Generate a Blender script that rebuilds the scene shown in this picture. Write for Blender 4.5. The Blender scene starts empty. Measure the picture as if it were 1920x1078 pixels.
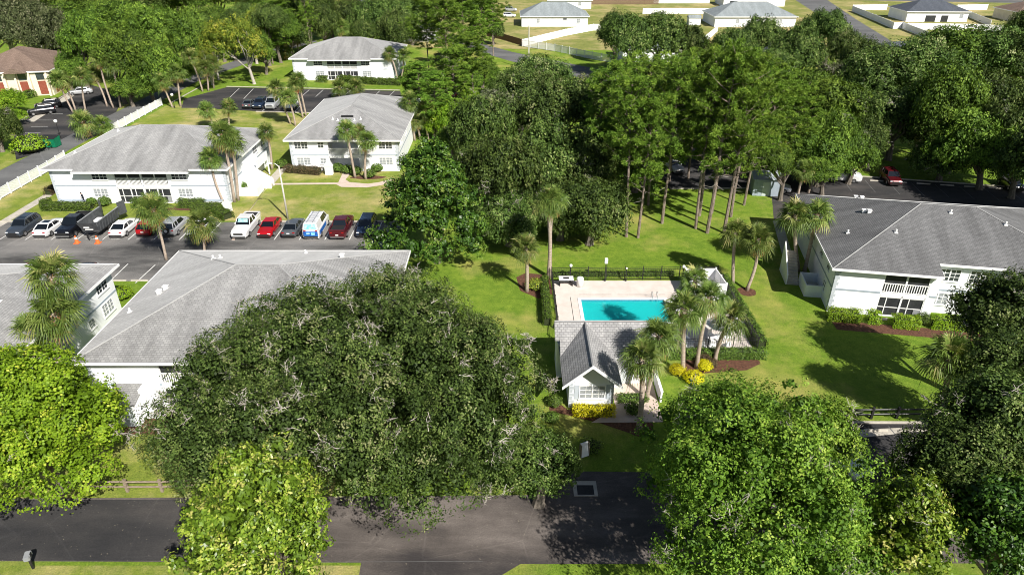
import bpy, bmesh, math, random
import numpy as np
from mathutils import Vector, Matrix, Quaternion
R = math.radians
# ------------------------------------------------------------------ camera, sky, sun, exposure
CH, FL, PT = 34.0, 1280.0, R(28.8)          # camera height, focal length in photo pixels (1920 wide), pitch down
sc = bpy.context.scene
cd = bpy.data.cameras.new('camera'); cam = bpy.data.objects.new('camera', cd); sc.collection.objects.link(cam)
cam.location = (0, 0, CH); cam.rotation_euler = (R(90) - PT, 0, 0)
cd.sensor_width = 36; cd.lens = FL / 1920 * 36; cd.clip_start = .5; cd.clip_end = 3000
sc.camera = cam
SUN_EL, SUN_AZ = R(41), R(34)               # the sun stands behind the camera, to the right
sv = Vector((math.sin(SUN_AZ) * math.cos(SUN_EL), -math.cos(SUN_AZ) * math.cos(SUN_EL), math.sin(SUN_EL)))
w = bpy.data.worlds.new('World'); sc.world = w; w.use_nodes = True
nt = w.node_tree; sky = nt.nodes.new('ShaderNodeTexSky'); sky.sky_type = 'NISHITA'; sky.sun_disc = False
sky.sun_elevation = SUN_EL; sky.sun_rotation = math.atan2(sv.x, sv.y)
nt.links.new(sky.outputs[0], nt.nodes['Background'].inputs[0]); nt.nodes['Background'].inputs[1].default_value = .05
sl = bpy.data.lights.new('sun', 'SUN'); sl.energy = 5.0; sl.angle = R(.5); sl.color = (1, .955, .88)
so = bpy.data.objects.new('sun', sl); sc.collection.objects.link(so); so.location = (60, -80, 90)
so.rotation_euler = sv.to_track_quat('Z', 'Y').to_euler()
sc.view_settings.view_transform = 'Standard'; sc.view_settings.look = 'None'
sc.view_settings.exposure = 0.62; sc.view_settings.gamma = 1
sc.cycles.pixel_filter_type = 'BLACKMAN_HARRIS'; sc.cycles.filter_width = 1.0; sc.cycles.max_bounces = 6; sc.cycles.transparent_max_bounces = 8

# ------------------------------------------------------------------ geometry of the picture -> the place
cp, sp = math.cos(PT), math.sin(PT)
def gp(px, py, z=0.0):
    dx, dy = (px - 960) / FL, -(py - 539) / FL
    t = (z - CH) / (-sp + dy * cp)
    return dx * t, (cp + dy * sp) * t
def zat(Y, py):                              # height of what shows at picture row py when it stands Y metres away
    a = PT + math.atan((py - 539) / FL)
    return CH - Y * math.tan(a)
def xat(px, Y, z):
    return (px - 960) / FL * (Y * cp + (CH - z) * sp)

# ------------------------------------------------------------------ materials
def new_mat(name):
    m = bpy.data.materials.new(name); m.use_nodes = True
    return m, m.node_tree.nodes, m.node_tree.links, m.node_tree.nodes['Principled BSDF']
def ramp(n, stops):
    cr = n.new('ShaderNodeValToRGB'); e = cr.color_ramp.elements
    while len(e) < len(stops): e.new(.5)
    for i, (p, c) in enumerate(stops): e[i].position = p; e[i].color = (*c, 1)
    return cr
def pm(name, c1, c2=None, scale=4.0, rough=.7, bump=0.0, spec=.3, det=6, metal=0.0, c3=None, stretch=None, bscale=None, world=False):
    m, n, l, b = new_mat(name)
    b.inputs['Roughness'].default_value = rough; b.inputs['Specular IOR Level'].default_value = spec; b.inputs['Metallic'].default_value = metal
    if c2 is None: b.inputs['Base Color'].default_value = (*c1, 1); return m
    tc = n.new('ShaderNodeTexCoord'); src = tc.outputs['Object']
    if world: src = n.new('ShaderNodeNewGeometry').outputs['Position']
    if stretch:
        mp = n.new('ShaderNodeMapping'); mp.inputs['Scale'].default_value = stretch; l.new(src, mp.inputs[0]); src = mp.outputs[0]
    nz = n.new('ShaderNodeTexNoise'); nz.inputs['Scale'].default_value = scale; nz.inputs['Detail'].default_value = det; nz.inputs['Roughness'].default_value = .65
    l.new(src, nz.inputs[0])
    st = [(.32, c1), (.68, c2)] if c3 is None else [(.3, c1), (.5, c2), (.7, c3)]
    cr = ramp(n, st); l.new(nz.outputs[0], cr.inputs[0]); l.new(cr.outputs[0], b.inputs['Base Color'])
    if bump:
        n2 = n.new('ShaderNodeTexNoise'); n2.inputs['Scale'].default_value = bscale or scale * 6; n2.inputs['Detail'].default_value = 4; l.new(src, n2.inputs[0])
        bp = n.new('ShaderNodeBump'); bp.inputs['Strength'].default_value = bump; bp.inputs['Distance'].default_value = .05
        l.new(n2.outputs[0], bp.inputs['Height']); l.new(bp.outputs[0], b.inputs['Normal'])
    return m
def mixrgb(n, l, f, a, b, mode='MIX'):
    x = n.new('ShaderNodeMix'); x.data_type = 'RGBA'; x.blend_type = mode
    for s, v in ((x.inputs[0], f), (x.inputs[6], a), (x.inputs[7], b)):
        if isinstance(v, (int, float)): s.default_value = v
        elif isinstance(v, tuple): s.default_value = (*v, 1)
        else: l.new(v, s)
    return x.outputs[2]
def noise(n, l, src, scale, det=5, rough=.6):
    z = n.new('ShaderNodeTexNoise'); z.inputs['Scale'].default_value = scale; z.inputs['Detail'].default_value = det; z.inputs['Roughness'].default_value = rough
    l.new(src, z.inputs[0]); return z.outputs[0]
def grass_mat(name, a, b_, dry, dryness, sc_=.05):
    m, n, l, b = new_mat(name); pos = n.new('ShaderNodeNewGeometry').outputs['Position']
    c = ramp(n, [(.3, a), (.7, b_)]); l.new(noise(n, l, pos, 1.3, 8, .75), c.inputs[0])
    d = ramp(n, [(dryness, (0, 0, 0)), (dryness + .16, (1, 1, 1))]); l.new(noise(n, l, pos, sc_, 9, .68), d.inputs[0])
    col = mixrgb(n, l, d.outputs[0], c.outputs[0], dry)
    f = ramp(n, [(.3, (.55, .6, .6)), (.7, (1.42, 1.38, 1.25))]); l.new(noise(n, l, pos, 9, 4, .8), f.inputs[0])
    f2 = ramp(n, [(.35, (.8, .86, .8)), (.65, (1.2, 1.12, 1.1))]); l.new(noise(n, l, pos, .45, 7, .7), f2.inputs[0]); col = mixrgb(n, l, 1.0, col, f2.outputs[0], 'MULTIPLY')
    sk = ramp(n, [(.69, (0, 0, 0)), (.73, (.6, .6, .6))]); l.new(noise(n, l, pos, 3.3, 3, .6), sk.inputs[0]); col = mixrgb(n, l, sk.outputs[0], col, (.34, .27, .13))
    l.new(mixrgb(n, l, 1.0, col, f.outputs[0], 'MULTIPLY'), b.inputs['Base Color'])
    b.inputs['Roughness'].default_value = .9; b.inputs['Specular IOR Level'].default_value = .1
    bp = n.new('ShaderNodeBump'); bp.inputs['Strength'].default_value = .9; bp.inputs['Distance'].default_value = .1
    l.new(noise(n, l, pos, 7, 5, .8), bp.inputs['Height']); l.new(bp.outputs[0], b.inputs['Normal'])
    return m
def asphalt_mat(name, c1, c2, c3, patch=.12):
    m, n, l, b = new_mat(name); pos = n.new('ShaderNodeNewGeometry').outputs['Position']
    mp = n.new('ShaderNodeMapping'); mp.inputs['Scale'].default_value = (.55, 1.5, 1); l.new(pos, mp.inputs[0])
    c = ramp(n, [(.38, c1), (.5, c2), (.62, c3)]); l.new(noise(n, l, mp.outputs[0], patch, 10, .62), c.inputs[0])
    f = ramp(n, [(.3, (.7, .7, .7)), (.72, (1.3, 1.3, 1.3))]); l.new(noise(n, l, pos, 14, 3, .7), f.inputs[0])
    col = mixrgb(n, l, 1.0, c.outputs[0], f.outputs[0], 'MULTIPLY')
    v = n.new('ShaderNodeTexVoronoi'); v.feature = 'DISTANCE_TO_EDGE'; v.inputs['Scale'].default_value = .23
    dn = n.new('ShaderNodeMixRGB'); dn.inputs[0].default_value = .12; l.new(pos, dn.inputs[1])
    nz = n.new('ShaderNodeTexNoise'); nz.inputs['Scale'].default_value = 1.2; l.new(pos, nz.inputs[0]); l.new(nz.outputs['Color'], dn.inputs[2]); l.new(dn.outputs[0], v.inputs[0])
    k = ramp(n, [(.0, (1.25, 1.25, 1.25)), (.012, (1, 1, 1))]); l.new(v.outputs['Distance'], k.inputs[0])
    sk = ramp(n, [(.7, (0, 0, 0)), (.74, (.5, .5, .5))]); l.new(noise(n, l, pos, 5.5, 2, .5), sk.inputs[0])
    col = mixrgb(n, l, 1.0, col, k.outputs[0], 'MULTIPLY'); l.new(mixrgb(n, l, sk.outputs[0], col, (.30, .26, .2)), b.inputs['Base Color'])
    b.inputs['Roughness'].default_value = .85; b.inputs['Specular IOR Level'].default_value = .25
    return m
def roof_mat(name, c1, c2, streak, rows=.21, sheen=.0):
    m, n, l, b = new_mat(name); uv = n.new('ShaderNodeTexCoord').outputs['UV']; pos = n.new('ShaderNodeNewGeometry').outputs['Position']
    br = n.new('ShaderNodeTexBrick'); br.inputs['Scale'].default_value = 1; br.inputs['Brick Width'].default_value = .34; br.inputs['Row Height'].default_value = rows
    br.inputs['Mortar Size'].default_value = .03; br.inputs['Mortar Smooth'].default_value = .4; br.inputs['Color1'].default_value = (*c1, 1); br.inputs['Color2'].default_value = (*c2, 1)
    br.inputs['Mortar'].default_value = (*[x * .72 for x in c1], 1); l.new(uv, br.inputs[0])
    mp = n.new('ShaderNodeMapping'); mp.inputs['Scale'].default_value = (1.0, .16, 1); l.new(uv, mp.inputs[0])
    s = ramp(n, [(.34, (streak,) * 3), (.62, (1.12,) * 3)]); l.new(noise(n, l, mp.outputs[0], .55, 7, .6), s.inputs[0])
    col = mixrgb(n, l, 1.0, br.outputs[0], s.outputs[0], 'MULTIPLY')
    g = ramp(n, [(.3, (.8,) * 3), (.7, (1.15,) * 3)]); l.new(noise(n, l, pos, 3.1, 8, .75), g.inputs[0])
    l.new(mixrgb(n, l, 1.0, col, g.outputs[0], 'MULTIPLY'), b.inputs['Base Color'])
    b.inputs['Sheen Weight'].default_value = sheen; b.inputs['Sheen Roughness'].default_value = .6; b.inputs['Roughness'].default_value = .85; b.inputs['Specular IOR Level'].default_value = .25
    bp = n.new('ShaderNodeBump'); bp.inputs['Strength'].default_value = .5; bp.inputs['Distance'].default_value = .03
    l.new(br.outputs['Fac'], bp.inputs['Height']); bp.invert = True; l.new(bp.outputs[0], b.inputs['Normal'])
    return m
def leaf_mat(name, stops, trans=.3, rough=.5, spec=.35, vary=.25):
    """leaf colour from the per-leaf 'tint', nudged per tree"""
    m, n, l, b = new_mat(name)
    at = n.new('ShaderNodeAttribute'); at.attribute_name = 'tint'; oi = n.new('ShaderNodeObjectInfo')
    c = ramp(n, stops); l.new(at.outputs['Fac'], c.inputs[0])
    hs = n.new('ShaderNodeHueSaturation'); l.new(c.outputs[0], hs.inputs['Color'])
    mr = n.new('ShaderNodeMapRange'); mr.inputs[3].default_value = 1 - vary; mr.inputs[4].default_value = 1 + vary; l.new(oi.outputs['Random'], mr.inputs[0]); l.new(mr.outputs[0], hs.inputs['Value'])
    mh = n.new('ShaderNodeMapRange'); mh.inputs[3].default_value = .492; mh.inputs[4].default_value = .508; l.new(oi.outputs['Random'], mh.inputs[0]); l.new(mh.outputs[0], hs.inputs['Hue'])
    l.new(hs.outputs[0], b.inputs['Base Color']); b.inputs['Roughness'].default_value = rough; b.inputs['Specular IOR Level'].default_value = spec
    tr = n.new('ShaderNodeBsdfTranslucent'); g = n.new('ShaderNodeMixRGB'); g.blend_type = 'MULTIPLY'; g.inputs[0].default_value = 1; g.inputs[2].default_value = (1.3, 1.3, .5, 1)
    l.new(hs.outputs[0], g.inputs[1]); l.new(g.outputs[0], tr.inputs[0])
    mx = n.new('ShaderNodeMixShader'); mx.inputs[0].default_value = trans; l.new(b.outputs[0], mx.inputs[1]); l.new(tr.outputs[0], mx.inputs[2])
    l.new(mx.outputs[0], n['Material Output'].inputs[0]); return m

M = {}
M['lawn'] = grass_mat('lawn_grass', (.095, .175, .018), (.20, .29, .038), (.34, .32, .10), .5, .07)
M['verge'] = grass_mat('dry_grass', (.14, .20, .03), (.25, .29, .06), (.42, .36, .17), .46, .09)
M['field'] = grass_mat('field_grass', (.16, .19, .05), (.24, .25, .08), (.40, .33, .17), .45, .06)
M['asphalt'] = asphalt_mat('weathered_asphalt', (.055, .054, .053), (.145, .14, .134), (.21, .2, .19))
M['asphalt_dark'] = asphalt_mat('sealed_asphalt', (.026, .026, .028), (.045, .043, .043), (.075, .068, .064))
M['asphalt_road'] = asphalt_mat('worn_road_asphalt', (.04, .036, .036), (.09, .078, .071), (.165, .143, .13), .14)
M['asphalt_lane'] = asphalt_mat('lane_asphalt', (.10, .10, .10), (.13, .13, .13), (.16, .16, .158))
M['concrete'] = pm('concrete', (.36, .33, .28), (.52, .48, .41), 1.5, .85, .2, world=True)
M['deck'] = pm('pool_deck_concrete', (.56, .49, .44), (.67, .60, .55), .8, .8, .1, world=True)
M['pink'] = pm('pink_patio', (.50, .40, .34), (.60, .50, .43), 1.2, .8, .1, world=True)
M['paint'] = pm('line_paint', (.45, .45, .43), (.8, .8, .77), 3, .7, world=True)
M['mulch'] = pm('mulch', (.05, .022, .013), (.17, .08, .05), 5, .95, 1, world=True, bscale=20)
M['white'] = pm('white_stucco', (.74, .76, .78), (.84, .85, .86), .7, .8, .15, .2, world=True, stretch=(1, 1, .35), bscale=40)
M['trim'] = pm('white_trim', (.78, .78, .77), (.86, .86, .85), 3, .5)
M['grey'] = pm('pale_grey_band', (.26, .31, .36), (.33, .38, .43), 2, .7)
M['quoin'] = pm('quoin_grey', (.38, .42, .46), (.5, .53, .56), 3, .7)
M['fasc'] = pm('blue_grey_soffit', (.38, .43, .48), (.46, .5, .55), 2, .7)
M['roof'] = roof_mat('grey_shingles', (.235, .232, .23), (.31, .307, .30), .6, sheen=.35)
M['roof_dark'] = roof_mat('charcoal_shingles', (.145, .145, .147), (.18, .18, .182), .7, .18)
M['roof_mid'] = roof_mat('clubhouse_shingles', (.29, .287, .29), (.37, .365, .36), .8)
M['roof_far'] = roof_mat('blue_grey_shingles', (.23, .26, .27), (.29, .32, .33), .85, .3)
M['roof_navy'] = roof_mat('slate_shingles', (.07, .08, .10), (.10, .11, .13), .85, .3)
M['roof_brown'] = roof_mat('brown_shingles', (.17, .12, .095), (.23, .165, .13), .8, .3)
M['ridge'] = pm('ridge_cap', (.27, .27, .27), (.34, .34, .335), 3, .8)
M['cream'] = pm('cream_stucco', (.62, .55, .42), (.75, .68, .53), 1, .8)
M['redpanel'] = pm('red_brown_panel', (.20, .05, .03), (.28, .08, .05), 2, .7)
M['blind'] = pm('window_glass_with_blinds', (.16, .18, .2), (.42, .44, .45), 1.5, .15, 0, .6, stretch=(1, 1, 8))
M['glass'] = pm('window_glass', (.02, .025, .03), (.06, .07, .08), .8, .08, 0, .8)
M['screen'] = pm('dark_insect_screen', (.018, .02, .022), (.04, .042, .045), 2, .6)
M['greypanel'] = pm('grey_panel', (.20, .21, .22), (.34, .35, .36), .6, .5)
M['vinyl'] = pm('white_vinyl', (.76, .77, .78), (.84, .84, .84), 1.5, .45)
M['black'] = pm('black_metal', (.012, .012, .013), (.03, .03, .03), 5, .45)
M['wood'] = pm('weathered_wood', (.16, .12, .085), (.34, .28, .21), 4, .85, .3, stretch=(1, 1, 6))
M['brownfence'] = pm('brown_fence_wood', (.14, .09, .06), (.22, .15, .10), 4, .85)
M['bark'] = pm('oak_bark', (.09, .075, .06), (.22, .19, .155), 5, .95, .6, stretch=(1, 1, .4))
M['barkpale'] = pm('pale_branch_bark', (.30, .27, .23), (.50, .46, .41), 6, .9)
M['barkpine'] = pm('pine_bark', (.12, .09, .07), (.30, .245, .20), 4, .95, .6, stretch=(1, 1, .5))
M['palmtrunk'] = pm('palm_trunk', (.26, .20, .155), (.48, .40, .33), 3, .95, .5, stretch=(1, 1, 4))
M['boots'] = pm('palm_boots', (.30, .15, .06), (.50, .30, .14), 6, .9)
M['globe'] = pm('lamp_globe_glass', (.85, .85, .82), None, rough=.25)
M['pole'] = pm('pale_concrete_pole', (.45, .43, .38), (.6, .57, .5), 5, .8)
M['green'] = pm('green_steel', (.0, .13, .06), (.01, .2, .1), 3, .5)
M['orange'] = pm('orange_plastic', (.75, .13, .03), (.85, .17, .04), 3, .5)
M['rubber'] = pm('tyre_rubber', (.012, .012, .012), (.025, .025, .025), 8, .8)
M['alloy'] = pm('wheel_alloy', (.45, .45, .46), None, rough=.3, metal=.8)
M['lens'] = pm('headlight_lens', (.75, .77, .8), None, rough=.1, spec=.8)
M['tail'] = pm('taillight_lens', (.35, .01, .01), None, rough=.2)
M['carglass'] = pm('car_glass', (.006, .008, .01), None, rough=.05, spec=.9)
M['pave'] = pm('dark_trim_plastic', (.02, .02, .02), None, rough=.6)
M['tile'] = pm('pool_tile', (.02, .12, .22), (.05, .25, .35), 8, .3)
M['plaster'] = pm('pool_plaster', (.02, .9, .85), (.03, .95, .9), .5, .6, world=True)
M['fabric'] = pm('white_canvas', (.75, .75, .74), (.82, .82, .8), 2, .9)
M['steel'] = pm('steel', (.5, .5, .5), None, rough=.3, metal=.9)
M['cloth_dark'] = pm('dark_clothing', (.015, .016, .022), (.03, .03, .04), 8, .9)
M['skin'] = pm('skin', (.32, .18, .12), None, rough=.6)
M['hair'] = pm('dark_hair', (.02, .015, .01), None, rough=.7)
M['trailer'] = pm('trailer_grey_steel', (.045, .05, .055), (.09, .095, .10), 2, .5)
M['door'] = pm('pale_door', (.45, .5, .5), (.5, .55, .55), 2, .5)
def carpaint(name, c, rough=.25, metal=.2):
    m, n, l, b = new_mat(name); b.inputs['Base Color'].default_value = (*c, 1); b.inputs['Roughness'].default_value = rough
    b.inputs['Metallic'].default_value = metal; b.inputs['Coat Weight'].default_value = .6; b.inputs['Coat Roughness'].default_value = .06; return m
for k, c in dict(white=(.8, .8, .8), red=(.42, .006, .01), maroon=(.09, .008, .012), black=(.008, .009, .012), grey=(.09, .1, .11), dkgrey=(.045, .055, .07), silver=(.4, .41, .42), blue=(.02, .035, .07)).items():
    M['car_' + k] = carpaint(k + '_car_paint', c)
# water: clear and gently rippled over the turquoise plaster
m, n, l, b = new_mat('pool_water'); b.inputs['Base Color'].default_value = (.35, .95, .95, 1); b.inputs['Roughness'].default_value = .03
b.inputs['Transmission Weight'].default_value = 1; b.inputs['IOR'].default_value = 1.33
tr = n.new('ShaderNodeBsdfTransparent'); tr.inputs[0].default_value = (.85, 1, .99, 1); mx = n.new('ShaderNodeMixShader'); fr = n.new('ShaderNodeFresnel'); fr.inputs[0].default_value = 1.33
gl = n.new('ShaderNodeBsdfGlossy'); gl.inputs['Roughness'].default_value = .04
bp = n.new('ShaderNodeBump'); bp.inputs['Strength'].default_value = .25; bp.inputs['Distance'].default_value = .05
l.new(noise(n, l, n.new('ShaderNodeNewGeometry').outputs['Position'], 3.5, 3), bp.inputs['Height']); l.new(bp.outputs[0], gl.inputs['Normal']); l.new(bp.outputs[0], fr.inputs['Normal'])
df = n.new('ShaderNodeBsdfDiffuse'); df.inputs[0].default_value = (.02, .62, .63, 1); m0 = n.new('ShaderNodeMixShader'); m0.inputs[0].default_value = .6; l.new(tr.outputs[0], m0.inputs[1]); l.new(df.outputs[0], m0.inputs[2])
l.new(fr.outputs[0], mx.inputs[0]); l.new(m0.outputs[0], mx.inputs[1]); l.new(gl.outputs[0], mx.inputs[2]); l.new(mx.outputs[0], n['Material Output'].inputs[0]); M['water'] = m

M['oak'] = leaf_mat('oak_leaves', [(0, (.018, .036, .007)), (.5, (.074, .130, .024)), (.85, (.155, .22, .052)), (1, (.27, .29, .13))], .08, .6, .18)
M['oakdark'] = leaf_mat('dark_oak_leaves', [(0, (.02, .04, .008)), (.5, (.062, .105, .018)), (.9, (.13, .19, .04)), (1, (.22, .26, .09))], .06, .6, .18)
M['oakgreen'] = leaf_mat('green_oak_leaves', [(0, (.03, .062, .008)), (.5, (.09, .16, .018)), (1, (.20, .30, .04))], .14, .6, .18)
M['bright'] = leaf_mat('bright_leaves', [(0, (.065, .13, .006)), (.5, (.15, .265, .013)), (.85, (.25, .385, .024)), (1, (.38, .46, .05))], .2, .55, .2, .03)
M['lime'] = leaf_mat('fresh_green_leaves', [(0, (.038, .085, .007)), (.5, (.12, .21, .02)), (.85, (.215, .325, .036)), (1, (.32, .40, .07))], .16, .55, .2, .08)
M['yellow'] = leaf_mat('yellow_green_leaves', [(0, (.07, .12, .015)), (.5, (.20, .26, .03)), (.9, (.42, .40, .05)), (1, (.52, .46, .1))], .22, .5, .2)
M['magn'] = leaf_mat('magnolia_leaves', [(0, (.02, .055, .008)), (.55, (.055, .125, .012)), (.85, (.11, .20, .022)), (1, (.19, .26, .05))], .06, .42, .3, .1)
M['magny'] = leaf_mat('yellowish_magnolia_leaves', [(0, (.05, .09, .008)), (.4, (.13, .225, .018)), (.75, (.27, .36, .04)), (1, (.44, .44, .12))], .12, .4, .35, .1)
M['pine'] = leaf_mat('pine_needles', [(0, (.04, .08, .010)), (.5, (.12, .215, .024)), (1, (.25, .36, .05))], .16, .6, .15)
M['greyleaf'] = leaf_mat('grey_mossy_leaves', [(0, (.045, .06, .025)), (.6, (.10, .125, .05)), (1, (.24, .24, .15))], .08, .8, .1)
M['palm'] = leaf_mat('palm_fronds', [(0, (.04, .075, .012)), (.45, (.10, .16, .028)), (.75, (.20, .26, .06)), (1, (.42, .38, .15))], .2, .5, .25)
M['dead'] = leaf_mat('dead_fronds', [(0, (.28, .15, .05)), (1, (.55, .38, .16))], .2, .7, .2)
M['hedge'] = leaf_mat('hedge_leaves', [(0, (.045, .085, .012)), (.5, (.09, .16, .02)), (1, (.18, .26, .04))], .25, .5, .3)
M['limehedge'] = leaf_mat('lime_hedge_leaves', [(0, (.11, .22, .008)), (.5, (.24, .40, .016)), (1, (.42, .55, .04))], .3, .45, .35)
M['gold'] = leaf_mat('golden_shrub_leaves', [(0, (.45, .42, .0)), (.5, (.72, .68, .01)), (1, (.85, .82, .05))], .3, .5, .3)
M['brownhedge'] = leaf_mat('brown_hedge_leaves', [(0, (.05, .035, .02)), (.5, (.11, .075, .045)), (1, (.17, .15, .06))], .2, .6, .2)
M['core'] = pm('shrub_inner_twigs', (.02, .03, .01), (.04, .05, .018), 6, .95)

# ------------------------------------------------------------------ object helpers
COL = sc.collection
def tag(o, label=None, cat=None, group=None, kind=None):
    if label: o['label'] = label
    if cat: o['category'] = cat
    if group: o['group'] = group
    if kind: o['kind'] = kind
    return o
def thing(name, label, cat, loc=(0, 0, 0), rz=0.0, group=None):
    o = bpy.data.objects.new(name, None); COL.objects.link(o); o.location = loc; o.rotation_euler = (0, 0, rz); o.empty_display_size = .3
    return tag(o, label, cat, group)
def link(name, me, parent=None, loc=(0, 0, 0), rz=0.0, scale=None):
    o = bpy.data.objects.new(name, me); COL.objects.link(o)
    if parent: o.parent = parent
    o.location = loc; o.rotation_euler = (0, 0, rz)
    if scale is not None: o.scale = scale
    return o
def copy_tree(o, parent=None):
    c = o.copy(); COL.objects.link(c); c.parent = parent
    for ch in list(o.children): copy_tree(ch, c)
    return c
class MB:
    def __init__(s): s.v = []; s.f = []; s.m = []
    def poly(s, pts, m=0):
        k = len(s.v); s.v += [tuple(p) for p in pts]; s.f.append(tuple(range(k, k + len(pts)))); s.m.append(m); return s
    def hexa(s, p, m=0):                     # 8 points: bottom ring, top ring
        k = len(s.v); s.v += [tuple(q) for q in p]
        for a in ((0, 3, 2, 1), (4, 5, 6, 7), (0, 1, 5, 4), (1, 2, 6, 5), (2, 3, 7, 6), (3, 0, 4, 7)): s.f.append(tuple(k + i for i in a)); s.m.append(m)
        return s
    def box(s, x0, x1, y0, y1, z0, z1, m=0):
        return s.hexa([(x0, y0, z0), (x1, y0, z0), (x1, y1, z0), (x0, y1, z0), (x0, y0, z1), (x1, y0, z1), (x1, y1, z1), (x0, y1, z1)], m)
    def prism(s, poly, z0, z1, m=0):
        k = len(s.v); n = len(poly); s.v += [(p[0], p[1], z0) for p in poly] + [(p[0], p[1], z1) for p in poly]
        s.f.append(tuple(k + i for i in reversed(range(n)))); s.f.append(tuple(k + n + i for i in range(n))); s.m += [m, m]
        for i in range(n): j = (i + 1) % n; s.f.append((k + i, k + j, k + n + j, k + n + i)); s.m.append(m)
        return s
    def tube(s, pts, rad, n=6, m=0, cap=True):
        pts = [Vector(p) for p in pts]
        if not isinstance(rad, (list, tuple)): rad = [rad] * len(pts)
        k = len(s.v); up = Vector((.31, .17, .93))
        for i, p in enumerate(pts):
            d = (pts[min(i + 1, len(pts) - 1)] - pts[max(i - 1, 0)])
            d = d.normalized() if d.length > 1e-9 else Vector((0, 0, 1))
            a = d.cross(Vector((1, .01, 0)) if abs(d.z) > .7 else up).normalized(); b = d.cross(a)
            for j in range(n):
                t = 2 * math.pi * j / n; q = p + (a * math.cos(t) + b * math.sin(t)) * rad[i]; s.v.append(tuple(q))
        for i in range(len(pts) - 1):
            for j in range(n):
                a = k + i * n + j; b = k + i * n + (j + 1) % n; s.f.append((a, b, b + n, a + n)); s.m.append(m)
        if cap:
            s.f.append(tuple(k + j for j in reversed(range(n)))); s.m.append(m)
            q = k + (len(pts) - 1) * n; s.f.append(tuple(q + j for j in range(n))); s.m.append(m)
        return s
    def ball(s, c, r, m=0, nu=10, nv=6, sz=1):
        k = len(s.v)
        for i in range(nv + 1):
            t = math.pi * i / nv
            for j in range(nu): a = 2 * math.pi * j / nu; s.v.append((c[0] + r * math.sin(t) * math.cos(a), c[1] + r * math.sin(t) * math.sin(a), c[2] + r * sz * math.cos(t)))
        for i in range(nv):
            for j in range(nu): a = k + i * nu + j; b = k + i * nu + (j + 1) % nu; s.f.append((a, a + nu, b + nu, b)); s.m.append(m)
        return s
    def mesh(s, name, mats, smooth=False, bevel=0):
        me = bpy.data.meshes.new(name); me.from_pydata(s.v, [], s.f)
        for x in (mats if isinstance(mats, (list, tuple)) else [mats]): me.materials.append(M[x] if isinstance(x, str) else x)
        me.polygons.foreach_set('material_index', s.m)
        if bevel or True:
            bm = bmesh.new(); bm.from_mesh(me)
            if bevel:
                bmesh.ops.remove_doubles(bm, verts=bm.verts, dist=1e-4)
                bmesh.ops.bevel(bm, geom=[e for e in bm.edges if len(e.link_faces) == 2 and e.calc_face_angle(0) > .5], offset=bevel, segments=2, affect='EDGES', clamp_overlap=True)
            bm.normal_update(); uvl = bm.loops.layers.uv.new('UVMap')
            for f in bm.faces:
                nn = f.normal; t = Vector((-nn.y, nn.x, 0))
                t = t.normalized() if t.length > .05 else Vector((1, 0, 0))
                if nn.length < .5: nn = Vector((0, 0, 1))
                b = nn.cross(t)
                f.smooth = smooth
                for lp in f.loops: lp[uvl].uv = (lp.vert.co.dot(t), lp.vert.co.dot(b))
            bm.to_mesh(me); bm.free()
        return me
    def build(s, name, mats, parent=None, smooth=False, loc=(0, 0, 0), rz=0.0, bevel=0):
        return link(name, s.mesh(name, mats, smooth, bevel), parent, loc, rz)
def sheet(name, pts, z, mat, kind='structure', label=None, cat=None):
    """flat ground sheet from a polygon of (x, y)"""
    bm = bmesh.new(); f = bm.faces.new([bm.verts.new((p[0], p[1], z)) for p in pts]); bm.normal_update()
    if f.normal.z < 0: f.normal_flip()
    bmesh.ops.triangulate(bm, faces=bm.faces); me = bpy.data.meshes.new(name); bm.to_mesh(me); bm.free(); me.materials.append(M[mat])
    o = link(name, me); return tag(o, label, cat, None, kind)
def P(*pp, z=0): return [gp(a, b, z) for a, b in pp]
# ------------------------------------------------------------------ foliage
def unit(a): return a / np.maximum(np.linalg.norm(a, axis=1, keepdims=True), 1e-9)
def quads_mesh(name, V, tint, mat, nper=4):
    """V: (N,4,3) quads; tint: (N,)"""
    N = len(V); me = bpy.data.meshes.new(name)
    me.vertices.add(N * 4); me.vertices.foreach_set('co', V.reshape(-1).astype(np.float32))
    me.loops.add(N * 4); me.loops.foreach_set('vertex_index', np.arange(N * 4, dtype=np.int32))
    me.polygons.add(N); me.polygons.foreach_set('loop_start', np.arange(0, N * 4, 4, dtype=np.int32)); me.polygons.foreach_set('loop_total', np.full(N, 4, dtype=np.int32))
    me.update(calc_edges=True)
    at = me.attributes.new('tint', 'FLOAT', 'FACE'); at.data.foreach_set('value', np.clip(tint, 0, 1).astype(np.float32))
    me.materials.append(M[mat]); return me
def leaf_quads(rng, C, Nn, size, aspect=.55):
    N = len(C); r = rng.normal(size=(N, 3)); a = unit(np.cross(Nn, r)); b = np.cross(Nn, a)
    L = (size * rng.uniform(.7, 1.3, N) * .5)[:, None]; W = L * aspect; f = Nn * L * .25
    return np.stack([C - a * L, C + b * W + f, C + a * L, C - b * W + f], 1)
def rdir(rng, n, zmin=-1.0):
    z = rng.uniform(zmin, 1, n); t = rng.uniform(0, 2 * np.pi, n); s = np.sqrt(1 - z * z)
    return np.stack([s * np.cos(t), s * np.sin(t), z], 1)
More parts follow.
